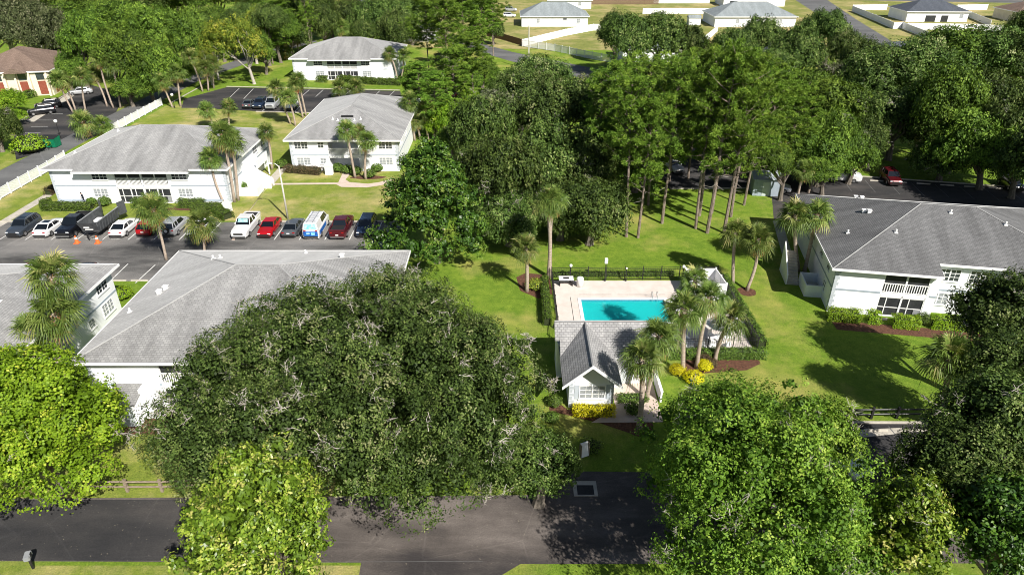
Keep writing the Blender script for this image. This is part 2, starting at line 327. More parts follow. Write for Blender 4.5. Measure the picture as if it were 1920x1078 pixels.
def lobes_ellipsoid(rng, rx, ry, rz, n, lr, inner=.25, zmin=-.45, var=.35, irr=1.0):
    d = np.zeros((0, 3)); tries = 0
    cand = rdir(rng, n * 12, zmin); pick = [cand[0]]
    for c in cand[1:]:                       # spread the lobes evenly but not regularly
        if len(pick) >= n: break
        if min(np.linalg.norm((c - p)) for p in pick) > 1.5 / math.sqrt(n) * rng.uniform(.75, 1.2): pick.append(c)
    d = np.array(pick); r = lr * rng.uniform(1 - var, 1 + var, len(d))
    rad = np.array([rx, ry, rz]); az = np.arctan2(d[:, 1], d[:, 0]); ph = rng.uniform(0, 6.28, 3); md = 1 + irr * (.09 * np.sin(2 * az + ph[0]) + .07 * np.sin(3 * az + ph[1]) + .06 * np.sin(5 * az + ph[2]))
    c = d * np.maximum(rad - r[:, None] * .95, .3) * rng.uniform(.95 - .15 * irr, 1 + .1 * irr, (len(d), 1)) * np.stack([md, md, np.ones(len(d))], 1)
    k = int(len(d) * inner)
    if k: 
        di = rdir(rng, k, -.3); c = np.vstack([c, di * (rad - lr) * rng.uniform(.2, .8, (k, 1))]); r = np.concatenate([r, lr * rng.uniform(1, 1.4, k)])
    return c, r
def crown_leaves(rng, c, r, dens=1.5, lpc=13, sig=.34, leaf=.32, aspect=.55, sq=.8, up=.25, tvar=.2, center=(0, 0, 0), rough=.25, gap=-1.6, gapk=1.0):
    P_, T_, D_ = [], [], []; cen = np.array(center)
    for i in range(len(c)):
        n = max(6, int(4 * math.pi * r[i] ** 2 * .75 * dens)); d = rdir(rng, n, -.6)
        out = unit((c[i] - cen)[None]) if np.linalg.norm(c[i] - cen) > .2 else np.array([[0, 0, 1.]])
        keep = (d @ out[0]) > -.35; d = d[keep]; n = len(d)
        p = c[i] + d * r[i] * np.array([1, 1, sq]) * (1 - rough * rng.random((n, 1)) ** 1.5 + rough * .4)
        lt = rng.normal(0, .13)
        P_.append(p); D_.append(d); T_.append(lt + rng.normal(.5, tvar, n))
    P_ = np.vstack(P_); D_ = np.vstack(D_); T_ = np.concatenate(T_)
    ins = np.zeros(len(P_), bool)
    for i in range(len(c)):
        q = (P_ - c[i]) / np.array([1, 1, sq]); ins |= (np.einsum('ij,ij->i', q, q) < (r[i] * .62) ** 2)
    nz = np.zeros(len(P_))
    for wl, am in ((2.6, 1.0), (1.5, .8), (.9, .55)):
        for _ in range(3): nz += am * np.sin(P_ @ (rdir(rng, 1)[0] * 2 * np.pi / wl * gapk) + rng.uniform(0, 6.28))
    T_ = T_ + nz * .035; ins |= nz < gap
    P_, D_, T_ = P_[~ins], D_[~ins], T_[~ins]
    N = len(P_); C = np.repeat(P_, lpc, 0); D = np.repeat(D_, lpc, 0); T = np.repeat(T_, lpc)
    off = rng.normal(size=C.shape) * sig * rng.uniform(.6, 1.3, (N, 1)).repeat(lpc, 0); off -= D * np.einsum('ij,ij->i', off, D)[:, None] * .45
    C = C + off
    Nn = unit(D * .95 + np.array([0, 0, up]) + rng.normal(size=C.shape) * .42)
    T = T + rng.normal(0, .11, len(T))
    # inner leaves keep every lobe opaque; their darker tint paints in the crown's shade
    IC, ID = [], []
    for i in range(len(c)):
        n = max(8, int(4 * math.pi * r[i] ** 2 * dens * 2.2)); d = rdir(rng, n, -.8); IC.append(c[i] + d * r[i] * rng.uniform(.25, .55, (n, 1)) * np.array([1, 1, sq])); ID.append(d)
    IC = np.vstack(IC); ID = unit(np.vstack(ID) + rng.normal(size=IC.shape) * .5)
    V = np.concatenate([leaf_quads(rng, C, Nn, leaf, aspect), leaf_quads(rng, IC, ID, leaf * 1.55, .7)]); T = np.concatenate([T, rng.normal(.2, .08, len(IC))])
    return V, T, P_
def limb_mesh(rng, zc, c, r, tr, maxl=14, fork=.45):
    """tapering trunk from the ground that forks into limbs reaching the lobes; pale bare twigs break the crown's surface"""
    mb = MB(); zf = max(zc * fork, .6)
    bend = rng.normal(0, .04, 2) * zc
    mb.tube([(0, 0, -.1), (0, 0, .25), (bend[0] * .5, bend[1] * .5, zf * .5), (bend[0], bend[1], zf)], [tr * 1.45, tr * 1.1, tr * .95, tr * .85], 8)
    idx = rng.permutation(len(c))[:maxl]
    for i in idx:
        p = np.array(c[i]) + np.array([0, 0, zc]); s = np.array([bend[0], bend[1], zf * rng.uniform(.75, 1.0)])
        mid = s * .5 + p * .5 + np.array([0, 0, rng.uniform(.2, .9)]) + rng.normal(0, .35, 3) ; q = s * .2 + p * .8 + rng.normal(0, .25, 3)
        mb.tube([s, s * .75 + mid * .25 + rng.normal(0, .1, 3), mid, q, p], [tr * .5, tr * .42, tr * .3, tr * .18, tr * .08], 5)
    return mb
def twig_mesh(rng, zc, tips, n):
    """patches of pale bare twigs breaking the crown's surface"""
    mb = MB()
    cen = tips[rng.integers(0, len(tips), max(2, n // 5))]; up_ = tips[:, 2].mean()
    for c0 in cen:
        near = tips[np.linalg.norm(tips - c0, axis=1) < 1.1]
        for i in rng.integers(0, len(near), rng.integers(2, 9)):
            t0 = near[i]; p = t0 + np.array([0, 0, zc]); o = unit((t0 - np.array([0, 0, -2.5]))[None])[0]; a = unit((np.cross(o, rng.normal(size=3)))[None])[0]
            dr = unit((a * rng.uniform(.4, 1.2) + o * rng.uniform(.0, .5))[None])[0]; Lg = rng.uniform(.35, 1.0); s0 = p - dr * Lg * .5 + o * rng.uniform(-.1, .2)
            pts = [s0, s0 + dr * Lg * .5 + rng.normal(0, .06, 3), s0 + dr * Lg + o * .1]
            mb.tube(pts, [.024, .018, .006], 3, 0, False)
            for k in range(rng.integers(3, 7)):
                t = rng.uniform(.1, .95); b0 = pts[0] * (1 - t) + pts[2] * t; dd = unit((dr * .7 + rng.normal(0, .7, 3) + o * .25)[None])[0] * rng.uniform(.15, .5)
                mb.tube([b0, b0 + dd * .6 + rng.normal(0, .04, 3), b0 + dd], [.015, .011, .004], 3, 0, False)
    return mb
SPEC = dict(   # crown form per species: lobes, lobe radius, clump density, leaves per clump, spread, leaf size
    oak=dict(mat='oak', n=46, lr=1.55, dens=2.0, lpc=13, sig=.30, leaf=.27, bark='bark', tr=.42, pale=34),
    darkoak=dict(mat='oakdark', n=40, lr=1.6, dens=1.7, lpc=13, sig=.33, leaf=.31, bark='bark', tr=.42, pale=26),
    greenoak=dict(mat='oakgreen', n=38, lr=1.6, dens=1.7, lpc=13, sig=.33, leaf=.32, bark='bark', tr=.38, pale=10),
    bright=dict(mat='bright', n=44, lr=1.35, dens=1.9, lpc=12, sig=.28, leaf=.26, bark='bark', tr=.3, pale=8, aspect=.75),
    yellow=dict(mat='yellow', n=40, lr=1.1, dens=1.3, lpc=11, sig=.34, leaf=.28, bark='barkpale', tr=.28, pale=40, inner=.1),
    grey=dict(mat='greyleaf', n=40, lr=1.5, dens=1.5, lpc=12, sig=.36, leaf=.34, bark='barkpale', tr=.4, pale=50, inner=.15),
    magn=dict(mat='magn', n=60, lr=1.2, dens=2.2, lpc=10, sig=.24, leaf=.34, bark='bark', tr=.3, pale=0, aspect=.5),
)
PROTO = {}
def proto_crown(sp, var):
    k = (sp, var)
    if k not in PROTO:
        S = SPEC[sp]; rng = np.random.default_rng(hash_(sp) + var * 77)
        c, r = lobes_ellipsoid(rng, 6, 6, 4.2, S['n'], S['lr'], S.get('inner', .35))
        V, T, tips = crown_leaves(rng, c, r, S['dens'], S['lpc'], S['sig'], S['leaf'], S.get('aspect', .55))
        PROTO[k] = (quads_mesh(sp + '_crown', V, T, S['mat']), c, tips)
    return PROTO[k]
def hash_(s): return sum((i + 3) * ord(ch) for i, ch in enumerate(s)) * 131
TREEN = [0]
NAMES = dict(oak='live_oak', darkoak='live_oak', greenoak='live_oak', bright='leafy_tree', yellow='leafy_tree', grey='moss_draped_oak', magn='magnolia_tree', pine='pine_tree')
def place_ell(cx, cy, wpx, hpx, zc=None, base=None):
    if base: 
        X0, Y = gp(*base); zc = zat(Y, cy); X = xat(cx, Y, zc)
    else: X, Y = gp(cx, cy, zc); X0 = X
    D = math.hypot(Y, CH - zc); th = math.atan2(CH - zc, Y); off = math.atan((cy - 539) / FL); s = FL / (D * math.cos(off))
    rx = wpx / 2 / s; ry = rx * .9; h2 = (hpx / 2 / s) ** 2 - (ry * math.sin(th)) ** 2
    rz = math.sqrt(max(h2, 0)) / math.cos(th); rz = min(max(rz, rx * .45), rx * 1.5, max(zc * .95, 1.5))
    return X, Y, X0, zc, rx, ry, rz
def tree(sp, cx, cy, wpx, hpx, label, zc=None, base=None, group=None, mat=None):
    TREEN[0] += 1; rng = np.random.default_rng(1000 + TREEN[0]); S = SPEC[sp]
    X, Y, X0, zc, rx, ry, rz = place_ell(cx, cy, wpx, hpx, zc, base)
    root = thing(NAMES[sp], label, 'tree', (X0, Y, 0), 0, group)
    me, c, tips = proto_crown(sp, TREEN[0] % 3); rot = rng.uniform(0, 6.28)
    o = link('crown', me, root, (X - X0, 0, zc), rot, (rx / 6, ry / 6, rz / 4.2))
    if mat: o.material_slots[0].link = 'OBJECT'; o.material_slots[0].material = M[mat]
    ca, sa = math.cos(rot), math.sin(rot); A = np.array([[ca, -sa, 0], [sa, ca, 0], [0, 0, 1]])
    sc3 = np.array([rx / 6, ry / 6, rz / 4.2]); c2 = (c * sc3) @ A.T + np.array([X - X0, 0, 0]); t2 = (tips * sc3) @ A.T + np.array([X - X0, 0, 0])
    limb_mesh(rng, zc, c2, None, S['tr'] * (.5 + rx / 10), 9 if Y > 110 else 14).build('trunk', S['bark'], root)
    if S['pale'] and Y < 130: twig_mesh(rng, zc, t2, int(S['pale'])).build('bare_twigs', 'barkpale', root)
    return root
def hero(sp, cx, cy, wpx, hpx, label, zc, n, lr, leaf=.2, dens=2.6, lpc=12, sig=.24, ry=None, pale=60, cone=False, seed=1, rzmax=9, mat=None, aspect=.55, inner=.4, tvar=.2, base=None, ext=(), gap=-1.5, gapk=1.0, irr=1.5):
    """a foreground tree with a crown of its own"""
    rng = np.random.default_rng(seed); S = SPEC[sp]
    X, Y, X0, zc, rx, ry0, rz = place_ell(cx, cy, wpx, hpx, zc, base); ry = ry or ry0; rz = min(rz, rzmax)
    root = thing(NAMES[sp], label, 'tree', (X0, Y, 0))
    c, r = lobes_ellipsoid(rng, rx, ry, rz, n, lr, inner, irr=irr, var=.45)
    if cone: k = 1 - .62 * np.clip((c[:, 2] + rz) / (2 * rz), 0, 1) ** 1.3; c[:, 0] *= k * 1.15; c[:, 1] *= k * 1.15; r *= (.65 + .35 * k)
    for (ex, ey, ez, er) in ext: c = np.vstack([c, [[ex, ey, ez]]]); r = np.append(r, er)
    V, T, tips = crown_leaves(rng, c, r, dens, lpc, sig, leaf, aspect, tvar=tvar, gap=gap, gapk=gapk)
    sh = np.array([X - X0, 0, 0]); V += sh; c = c + sh; tips = tips + sh
    link('crown', quads_mesh(sp + '_crown', V, T, mat or S['mat']), root, (0, 0, zc))
    limb_mesh(rng, zc, c, None, S['tr'] * (.6 + rx / 10), 22).build('trunk', S['bark'], root)
    if pale: twig_mesh(rng, zc, tips, pale).build('bare_twigs', 'barkpale', root)
    return root
# pines -----------------------------------------------------------
def proto_pine(var):
    k = ('pine', var)
    if k not in PROTO:
        rng = np.random.default_rng(500 + var); tb = MB(); C, D, T = [], [], []
        cr = rng.normal(0, .12, (6, 2)).cumsum(0) * .6; zs = np.linspace(0, 20, 6)
        tb.tube([(cr[i][0] - cr[0][0], cr[i][1] - cr[0][1], zs[i] - (.1 if i == 0 else 0)) for i in range(6)], [.23, .19, .16, .13, .09, .03], 7)
        z0 = [8.0, 9.5, 7.0][var % 3]
        for b in range(46):
            z = z0 + (20 - z0) * (b + rng.random()) / 46; f = (z - z0) / (20 - z0); az = b * 2.4 + rng.uniform(-.5, .5)
            Lg = (1.3 + 2.2 * math.sin(math.pi * min(1, .25 + f * .72))) * rng.uniform(.55, 1.15)
            i = min(4, int(z / 4)); t = z / 4 - i; bx, by = (cr[i] * (1 - t) + cr[i + 1] * t) - cr[0]
            d = np.array([math.cos(az), math.sin(az), rng.uniform(-.15, .7) + f * .3]); s = np.array([bx, by, z]); e = s + d * Lg + np.array([0, 0, .35])
            m_ = (s + e) / 2 + np.array([0, 0, -.12]); tb.tube([s, m_, e], [.06, .045, .015], 4, 0, False)
            for q in range(8 if f > .12 else 5):
                t = rng.uniform(.4, 1.05); p = s * (1 - t) + e * t + rng.normal(0, .42, 3) * np.array([1, 1, .95]); n = 46
                dd = rdir(rng, n, -.5); C.append(p + dd * rng.uniform(.1, .42, (n, 1))); D.append(unit(np.cross(dd, rng.normal(size=(n, 3))))); T.append(np.full(n, rng.normal(.5, .2)) + rng.normal(0, .12, n))
        for b in range(7):                   # dead stubs low on the trunk
            z = rng.uniform(5, z0 + 1); az = rng.uniform(0, 6.28); Lg = rng.uniform(.6, 1.8); i = min(4, int(z / 4)); bx, by = cr[i] - cr[0]
            tb.tube([(bx, by, z), (bx + math.cos(az) * Lg, by + math.sin(az) * Lg, z + rng.uniform(-.3, .3))], [.035, .01], 3, 1, False)
        C = np.vstack(C); D = np.vstack(D); T = np.concatenate(T)
        V = leaf_quads(rng, C, D, .42, .2); PROTO[k] = (quads_mesh('pine_crown', V, T, 'pine'), tb.mesh('pine_trunk', ['barkpine', 'barkpale']))
    return PROTO[k]
def pine(bx, by, topy, wpx, label, lean=0.0, group=None):
    TREEN[0] += 1; rng = np.random.default_rng(3000 + TREEN[0]); X, Y = gp(bx, by); h = min(max(zat(Y, topy), 8), 24)
    s = FL / (Y * cp + (CH - h * .75) * sp); rad = wpx / 2 / s
    root = thing('pine_tree', label, 'tree', (X, Y, 0), rng.uniform(0, 6.28), group); cm, tm = proto_pine(TREEN[0] % 3)
    root.rotation_euler = (rng.normal(0, .015), R(lean) + rng.normal(0, .01), root.rotation_euler[2]) if lean else (rng.normal(0, .02), rng.normal(0, .02), root.rotation_euler[2])
    k = rad / 3.5; link('crown', cm, root, scale=(k, k, h / 20)); link('trunk', tm, root, scale=(max(.8, h / 20),) * 2 + (h / 20,)); return root
# palms -----------------------------------------------------------
def proto_palm(var):
    k = ('palm', var)
    if k not in PROTO:
        rng = np.random.default_rng(900 + var); V, T, DV, DT = [], [], [], []; st = MB()
        def frond(d, L, fan, col, Vo, To, droop):
            d = d / np.linalg.norm(d); side = np.cross(d, [0, 0, 1.]); side /= max(np.linalg.norm(side), 1e-6); nrm = np.cross(side, d)
            hub = d * L + np.array([0, 0, -droop * .25]); st.tube([d * .12, d * L * .6 + np.array([0, 0, .03]), hub], [.02, .016, .01], 3, 0, False)
            n = 19; roll = rng.normal(0, .35); side, nrm = side * math.cos(roll) + nrm * math.sin(roll), nrm * math.cos(roll) - side * math.sin(roll)
            for j in range(n):
                a = (j / (n - 1) - .5) * 4.3; ll = fan * 1.12 * (1 - .28 * abs(j / (n - 1) - .5) * 2) * rng.uniform(.88, 1.08)
                dr = d * math.cos(a) + side * math.sin(a); mid = hub + dr * ll * .55 + nrm * .05; tip = hub + dr * ll + np.array([0, 0, -droop * rng.uniform(.5, 1.1)]) * ll * .75
                wv = np.cross(dr, nrm); wv = (wv / np.linalg.norm(wv) + np.array([0, 0, rng.normal(0, .5)])) * .034 * fan / .9
                Vo.append([hub - wv * .3, hub + wv * .3, mid + wv, mid - wv]); Vo.append([mid - wv, mid + wv, tip + wv * .15, tip - wv * .15]); To += [col + rng.normal(0, .08)] * 2
        n = 38
        for i in range(n):
            f = (i + .5) / n; el = 1.35 - 2.05 * f + rng.normal(0, .1); az = i * 2.39996 + rng.normal(0, .15)
            d = np.array([math.cos(az) * math.cos(el), math.sin(az) * math.cos(el), math.sin(el)])
            frond(d, rng.uniform(.75, 1.0), rng.uniform(.85, 1.05), .55 - .1 * f + rng.normal(0, .2), V, T, .35 + .5 * f)
        for i in range([3, 6, 9][var % 3]):
            az = rng.uniform(0, 6.28); el = rng.uniform(-1.2, -.7); frond(np.array([math.cos(az) * math.cos(el), math.sin(az) * math.cos(el), math.sin(el)]), rng.uniform(.6, .85), .75, rng.uniform(.2, .9), DV, DT, .7)
        for b in range(26):                  # leaf boots and flower stalks
            az = b * 2.4; z = -.05 - b * .03; st.tube([(math.cos(az) * .12, math.sin(az) * .12, z), (math.cos(az) * .26, math.sin(az) * .26, z + .2)], [.05, .03], 3, 1, False)
        PROTO[k] = (quads_mesh('palm_crown', np.array(V), np.array(T), 'palm'), quads_mesh('dead_fronds', np.array(DV), np.array(DT), 'dead'), st.mesh('palm_stalks', ['hedge', 'boots']))
    return PROTO[k]
def palm(bx, by, cx, cy, label, diam=3.7, group=None, z=None, tr=.17):
    """trunk from its foot at (bx,by) to a crown seen at (cx,cy)"""
    TREEN[0] += 1; rng = np.random.default_rng(6000 + TREEN[0]); X, Y = gp(bx, by)
    zc = max(zat(Y, cy) if z is None else z, .8); Xc = xat(cx, Y, zc)
    root = thing('palm_tree', label, 'palm tree', (X, Y, 0), 0, group); a, dd, st = proto_palm(TREEN[0] % 3); dx = Xc - X; dy = rng.normal(0, .25)
    k = diam / 3.9 * rng.uniform(.94, 1.05); q = rng.uniform(0, 6.28); loc = (dx, dy, zc)
    cr = link('crown', a, root, loc, q, (k, k, k)); link('dead_fronds', dd, root, loc, q, (k, k, k)); link('leaf_stalks', st, root, loc, q, (k, k, k))
    n = 9; pts = []; bow = rng.normal(0, .02) * zc
    for i in range(n):
        t = i / (n - 1); e = t ** 1.25; pts.append((dx * e + bow * math.sin(math.pi * t), dy * e, (zc - .05) * t - (.1 if i == 0 else 0)))
    MB().tube(pts, [tr * (1.35 if i == 0 else 1.05 - .12 * i / n + (.25 if i == n - 1 else 0)) for i in range(n)], 8).build('trunk', 'palmtrunk', root, True); return root
# hedges and shrubs -------------------------------------------------
def hedge(name, label, pts, wd, h, mat, leaf=.14, dens=150, group=None, seed=5, rnd=.25, cat='hedge'):
    """clipped hedge along a line of ground points"""
    rng = np.random.default_rng(seed + int(abs(pts[0][0]) * 7)); p0 = pts[0]; root = thing(name, label, cat, (p0[0], p0[1], 0), 0, group); Vs, Ts = [], []; mb = MB()
    for (a, b) in zip(pts[:-1], pts[1:]):
        A = np.array([a[0] - p0[0], a[1] - p0[1]]); B = np.array([b[0] - p0[0], b[1] - p0[1]]); Lg = np.linalg.norm(B - A) + 1e-6; u = (B - A) / Lg; v = np.array([-u[1], u[0]])
        n = int((Lg + wd * .6) * (wd + 2 * h) * dens); s = rng.uniform(-wd * .3, Lg + wd * .3, n); per = rng.uniform(0, wd + 2 * h, n)
        side = np.where(per < h, -wd / 2, np.where(per > h + wd, wd / 2, per - h - wd / 2)); z = np.where(per < h, per, np.where(per > h + wd, per - h - wd, h))
        wob = .07 * np.sin(s * 3 + side * 4) + .05 * np.sin(s * 7.3); z = z * (1 + wob); corner = (np.abs(side) > wd * .35) & (z > h * .8); z = z - corner * rnd * h * .5
        C = np.stack([A[0] + u[0] * s + v[0] * side, A[1] + u[1] * s + v[1] * side, z], 1) + rng.normal(0, .05, (n, 3)); C[:, 2] = np.maximum(C[:, 2], .05)
        Nn = unit(np.stack([v[0] * side / wd * 1.6, v[1] * side / wd * 1.6, np.where(z > h * .85, 1, .25)], 1) + rng.normal(0, .5, (n, 3)))
        Vs.append(leaf_quads(rng, C, Nn, leaf)); Ts.append(rng.normal(.5, .22, n) + wob)
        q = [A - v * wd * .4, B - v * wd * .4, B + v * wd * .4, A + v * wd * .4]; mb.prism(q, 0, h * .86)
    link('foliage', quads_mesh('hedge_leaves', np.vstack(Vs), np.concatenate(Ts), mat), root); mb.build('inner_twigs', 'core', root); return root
def shrub(name, label, x, y, r, h, mat, leaf=.15, n=900, group=None, seed=1, cat='shrub'):
    rng = np.random.default_rng(seed + int(abs(x * 13 + y * 7))); root = thing(name, label, cat, (x, y, 0), 0, group)
    d = rdir(rng, n, -.2); bump = 1 + .12 * np.sin(d[:, 0] * 7 + seed) * np.sin(d[:, 1] * 6) ; C = d * np.array([r, r, h * .55]) * bump[:, None] + rng.normal(0, .05, (n, 3)); C[:, 2] += h * .45
    V = leaf_quads(rng, C, unit(d + rng.normal(0, .5, (n, 3)) + [0, 0, .3]), leaf); link('foliage', quads_mesh('shrub_leaves', V, rng.normal(.5, .2, n) + bump - 1, mat), root)
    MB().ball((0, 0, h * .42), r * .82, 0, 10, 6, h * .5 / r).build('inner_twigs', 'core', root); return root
# ------------------------------------------------------------------ buildings
WC = {}
def window(parent, x, y, z, wd, h, rz=0.0, cols=2, rows=3, twin=True):
    """frame with glazing bars, facing -y; its glass is a part of its own"""
    k = (wd, h, cols, rows, twin, z > 2)
    if k not in WC:
        f = MB(); t = .07; f.box(-wd / 2 - t, wd / 2 + t, -.05, .02, -t, 0); f.box(-wd / 2 - t, wd / 2 + t, -.05, .02, h, h + t); f.box(-wd / 2 - t, -wd / 2, -.05, .02, 0, h); f.box(wd / 2, wd / 2 + t, -.05, .02, 0, h)
        f.box(-wd / 2 - .14, wd / 2 + .14, -.1, .02, -t - .08, -t - .002)
        halves = [(-wd / 2, -.05), (.05, wd / 2)] if twin else [(-wd / 2, wd / 2)]
        if twin: f.box(-.05, .05, -.048, .02, 0, h)
        for a, b in halves:
            for i in range(1, cols): q = a + (b - a) * i / cols; f.box(q - .018, q + .018, -.03, .018, 0, h)
            for j in range(1, rows): q = h * j / rows; f.box(a, b, -.032, .018, q - .02, q + .02)
        g = MB(); g.box(-wd / 2, wd / 2, -.012, .01, 0, h); WC[k] = (f.mesh('window', 'trim'), g.mesh('pane', 'glass' if z > 2 else 'blind'))
    o = link('window', WC[k][0], parent, (x, y, z), rz); link('pane', WC[k][1], o); return o
def railing(mb, x0, x1, y, z, h=1.0, sp=.21, th=.075):
    mb.box(x0, x1, y - .035, y + .035, z + h - .07, z + h); mb.box(x0, x1, y - .03, y + .03, z + .06, z + .12)
    n = int((x1 - x0) / sp)
    for i in range(1, n): q = x0 + (x1 - x0) * i / n; mb.box(q - th / 2, q + th / 2, y - .018, y + .018, z + .12, z + h - .07)
PITCH = .345
def apartment(label, org, rz, W, D, roof, steps=(), lanais=(), wins=(), sidewins=(), ze=4.9, recess=(), vents=(), ledges=(), band=True, name='apartment_building', stain=None):
    root = thing(name, label, 'building', (org[0], org[1], 0), rz)
    segs = []; x = 0
    for (a, b, off) in sorted(steps):
        if a > x: segs.append((x, a, 0.0))
        segs.append((a, b, off)); x = b
    if x < W: segs.append((x, W, 0.0))
    eave = []
    for a, b, off in segs: eave += [(a, off, ze + PITCH * off), (b, off, ze + PITCH * off)]
    m = min(W, D) / 2; zr = ze + PITCH * m
    A, B_ = ((m, m, zr), (W - m, m, zr)) if W > D else ((m, m, zr), (m, D - m, zr))
    rf = MB()
    if W > D:
        rf.poly(eave + [B_, A]); rf.poly([(W, 0, ze), (W, D, ze), B_]); rf.poly([(W, D, ze), (0, D, ze), A, B_]); rf.poly([(0, D, ze), (0, 0, ze), A])
    else:
        rf.poly(eave + [A]); rf.poly([(W, 0, ze), (W, D, ze), B_, A]); rf.poly([(W, D, ze), (0, D, ze), B_]); rf.poly([(0, D, ze), (0, 0, ze), A, B_])
    for a, b, off in segs: z = ze + PITCH * off - .19; rf.poly([(a, off, z), (a, off + .62, z), (b, off + .62, z), (b, off, z)], 1)
    rf.poly([(0, 0, ze - .2), (.62, 0, ze - .2), (.62, D, ze - .2), (0, D, ze - .2)][::-1], 1); rf.poly([(W, 0, ze - .2), (W - .62, 0, ze - .2), (W - .62, D, ze - .2), (W, D, ze - .2)], 1)
    ro = rf.build('roof', [roof, 'fasc'], root)
    rc = MB()
    for s, e in ((A, B_), (A, (0, 0, ze)), (B_, (W, 0, ze)) if W > D else (A, (W, 0, ze)), (A, (0, D, ze)) if W > D else (B_, (0, D, ze)), (B_, (W, D, ze))):
        rc.tube([Vector(s) + Vector((0, 0, .01)), Vector(e) + Vector((0, 0, .01))], .055, 4)
    rc.build('ridge_cap', 'ridge', ro)
    fa = MB()
    for a, b, off in segs: z = ze + PITCH * off; fa.box(a - .04, b + .04, off - .06, off - .005, z - .2, z + .035)
    fa.box(-.06, -.005, 0, D, ze - .2, ze + .035); fa.box(W + .005, W + .06, 0, D, ze - .2, ze + .035); fa.box(-.06, W + .06, D + .005, D + .06, ze - .2, ze + .035); fa.build('fascia', 'trim', root)
    for kind, vx, vy in vents:
        d = min(vy, vx, W - vx, D - vy); vz = ze + PITCH * d
        v = MB()
        if kind == 'pipe': v.tube([(0, 0, -.1), (0, 0, .35)], .09, 8); v.box(-.16, .16, -.16, .16, -.03, .06); v.build('vent_pipe', 'trim', ro, loc=(vx, vy, vz))
        elif kind == 'box': v.box(-.17, .17, -.15, .15, -.1, .28); v.box(-.22, .22, -.2, .2, .28, .33); v.build('roof_vent', 'trim', ro, loc=(vx, vy, vz))
        else: v.box(-.9, .9, -.12, .12, -.1, .22); v.build('roof_louver', 'pave', ro, loc=(vx, vy, vz))
    # walls
    o = .6; wl = MB(); wl.box(o, W - o, 3.6, D - o, 0, ze + .12); x = o; parts = [(a, b, 'l', s) for a, b, s in lanais]; cols = []
    for a, b, k, s in sorted(parts):
        if a > x: cols.append((x, a, 'w', None))
        cols.append((a, b, 'l', s)); x = b
    if x < W - o: cols.append((x, W - o, 'w', None))
    def ywall(x): 
        for a, b, off in recess:
            if a <= x < b: return o + off
        return o
    cuts = sorted({c for a, b, off in recess for c in (a, b)})
    bd = MB()
    for a, b, k, s in cols:
        if k == 'w':
            xs = [a] + [c for c in cuts if a < c < b] + [b]
            for p, q in zip(xs[:-1], xs[1:]):
                yw = ywall(p + .01); zt = ze + .12 + PITCH * max(0, yw - o) * .9; wl.box(p, q, yw, 3.6, 0, zt)
                if band: bd.box(p + .25, q - .02, yw - .03, yw - .003, 2.42, 2.58)
        else:
            yw = ywall(a); dpt = s.get('depth', 1.7); wl.box(a, b, yw + dpt, 3.6, 0, ze + .1); wl.box(a, b, yw + .005, yw + dpt, 2.3, 2.52); wl.box(a, b, yw + .01, yw + dpt, 0, .12)
            mid = (a + b) / 2; posts = MB(); nb = s.get('bays', 2)
            for i in range(nb + 1): q = a + (b - a) * i / nb; wq = .16 if s.get('frames') else .1; posts.box(max(a, q - wq / 2), min(b, q + wq / 2), yw + .02, yw + .14, .12, ze - .1)
            posts.box(a, b, yw + .02, yw + .14, 2.06, 2.298)
            posts.build('lanai_post', 'trim', root)
            if s.get('rail', True):
                rl = MB(); railing(rl, a + .05, b - .05, yw + .06, 2.52, sp=.21 if s.get('frames') else .16, th=.075 if s.get('frames') else .08); rl.build('balcony_railing', 'trim', root)
            if s.get('screen', True):
                for lv, (z0, z1) in enumerate(((.15, 2.05), (2.55, 4.85))):  # opaque dark screens; the upper ones also paint the shaded interior behind the railing
                    for i in range(nb):
                        p, q = a + (b - a) * i / nb + .09, a + (b - a) * (i + 1) / nb - .09; sc_ = MB(); sc_.box(p, q, yw + .1, yw + .115, z0, z1); so_ = sc_.build('screen_panel', 'screen', root)
                        if lv == 0:
                            fr = MB(); fr.box(p, q, yw + .05, yw + .095, .95, 1.02); fr.box((p * 2 + q) / 3 - .04, (p * 2 + q) / 3 + .04, yw + .05, yw + .096, z0, z1); fr.box(p, q, yw + .05, yw + .097, z1 - .06, z1); fr.build('screen_frame', 'trim', so_)
                            if i == 1: g = MB(); g.box((p + 2 * q) / 3, q, yw + .03, yw + .09, .15, .9); g.build('kick_panel', 'greypanel', so_)
    wl.build('wall', 'white', root)
    if band: bd.box(o - .03, o - .003, o + .3, D - o, 2.42, 2.58); bd.box(W - o + .003, W - o + .03, o + .3, D - o, 2.42, 2.58); bd.build('wall_band', 'grey', root)
    qn = MB()
    for i in range(15):
        z = .15 + i * .31; l1 = .42 if i % 2 else .28
        for xa, xb in ((o - .025, o + l1), (W - o - l1, W - o + .025)): qn.box(xa, xb, o - .028, o - .002, z, z + .27)
        for yy in (o,): qn.box(o - .026, o - .002, yy, yy + .7 - l1, z, z + .27); qn.box(W - o + .002, W - o + .026, yy, yy + .7 - l1, z, z + .27)
    qn.build('quoins', 'quoin', root)
    for (a, b, h, d) in ledges: lg = MB(); lg.box(a, b, o - d, o - .002, 0, h); lg.box(a - .05, b + .05, o - d - .05, o - .003, h, h + .06, 1); lg.build('planter_ledge', ['white', 'grey'], root)
    for a in wins: window(root, a[0], ywall(a[0]) - .005, a[1], a[2], a[3], 0, *(a[4:] if len(a) > 4 else ()))
    for side, yy, z, wd, h in sidewins:
        window(root, (W - o + .005) if side > 0 else o - .005, yy, z, wd, h, R(90) if side > 0 else R(-90), 2, 3, wd > 1.2)
    return root
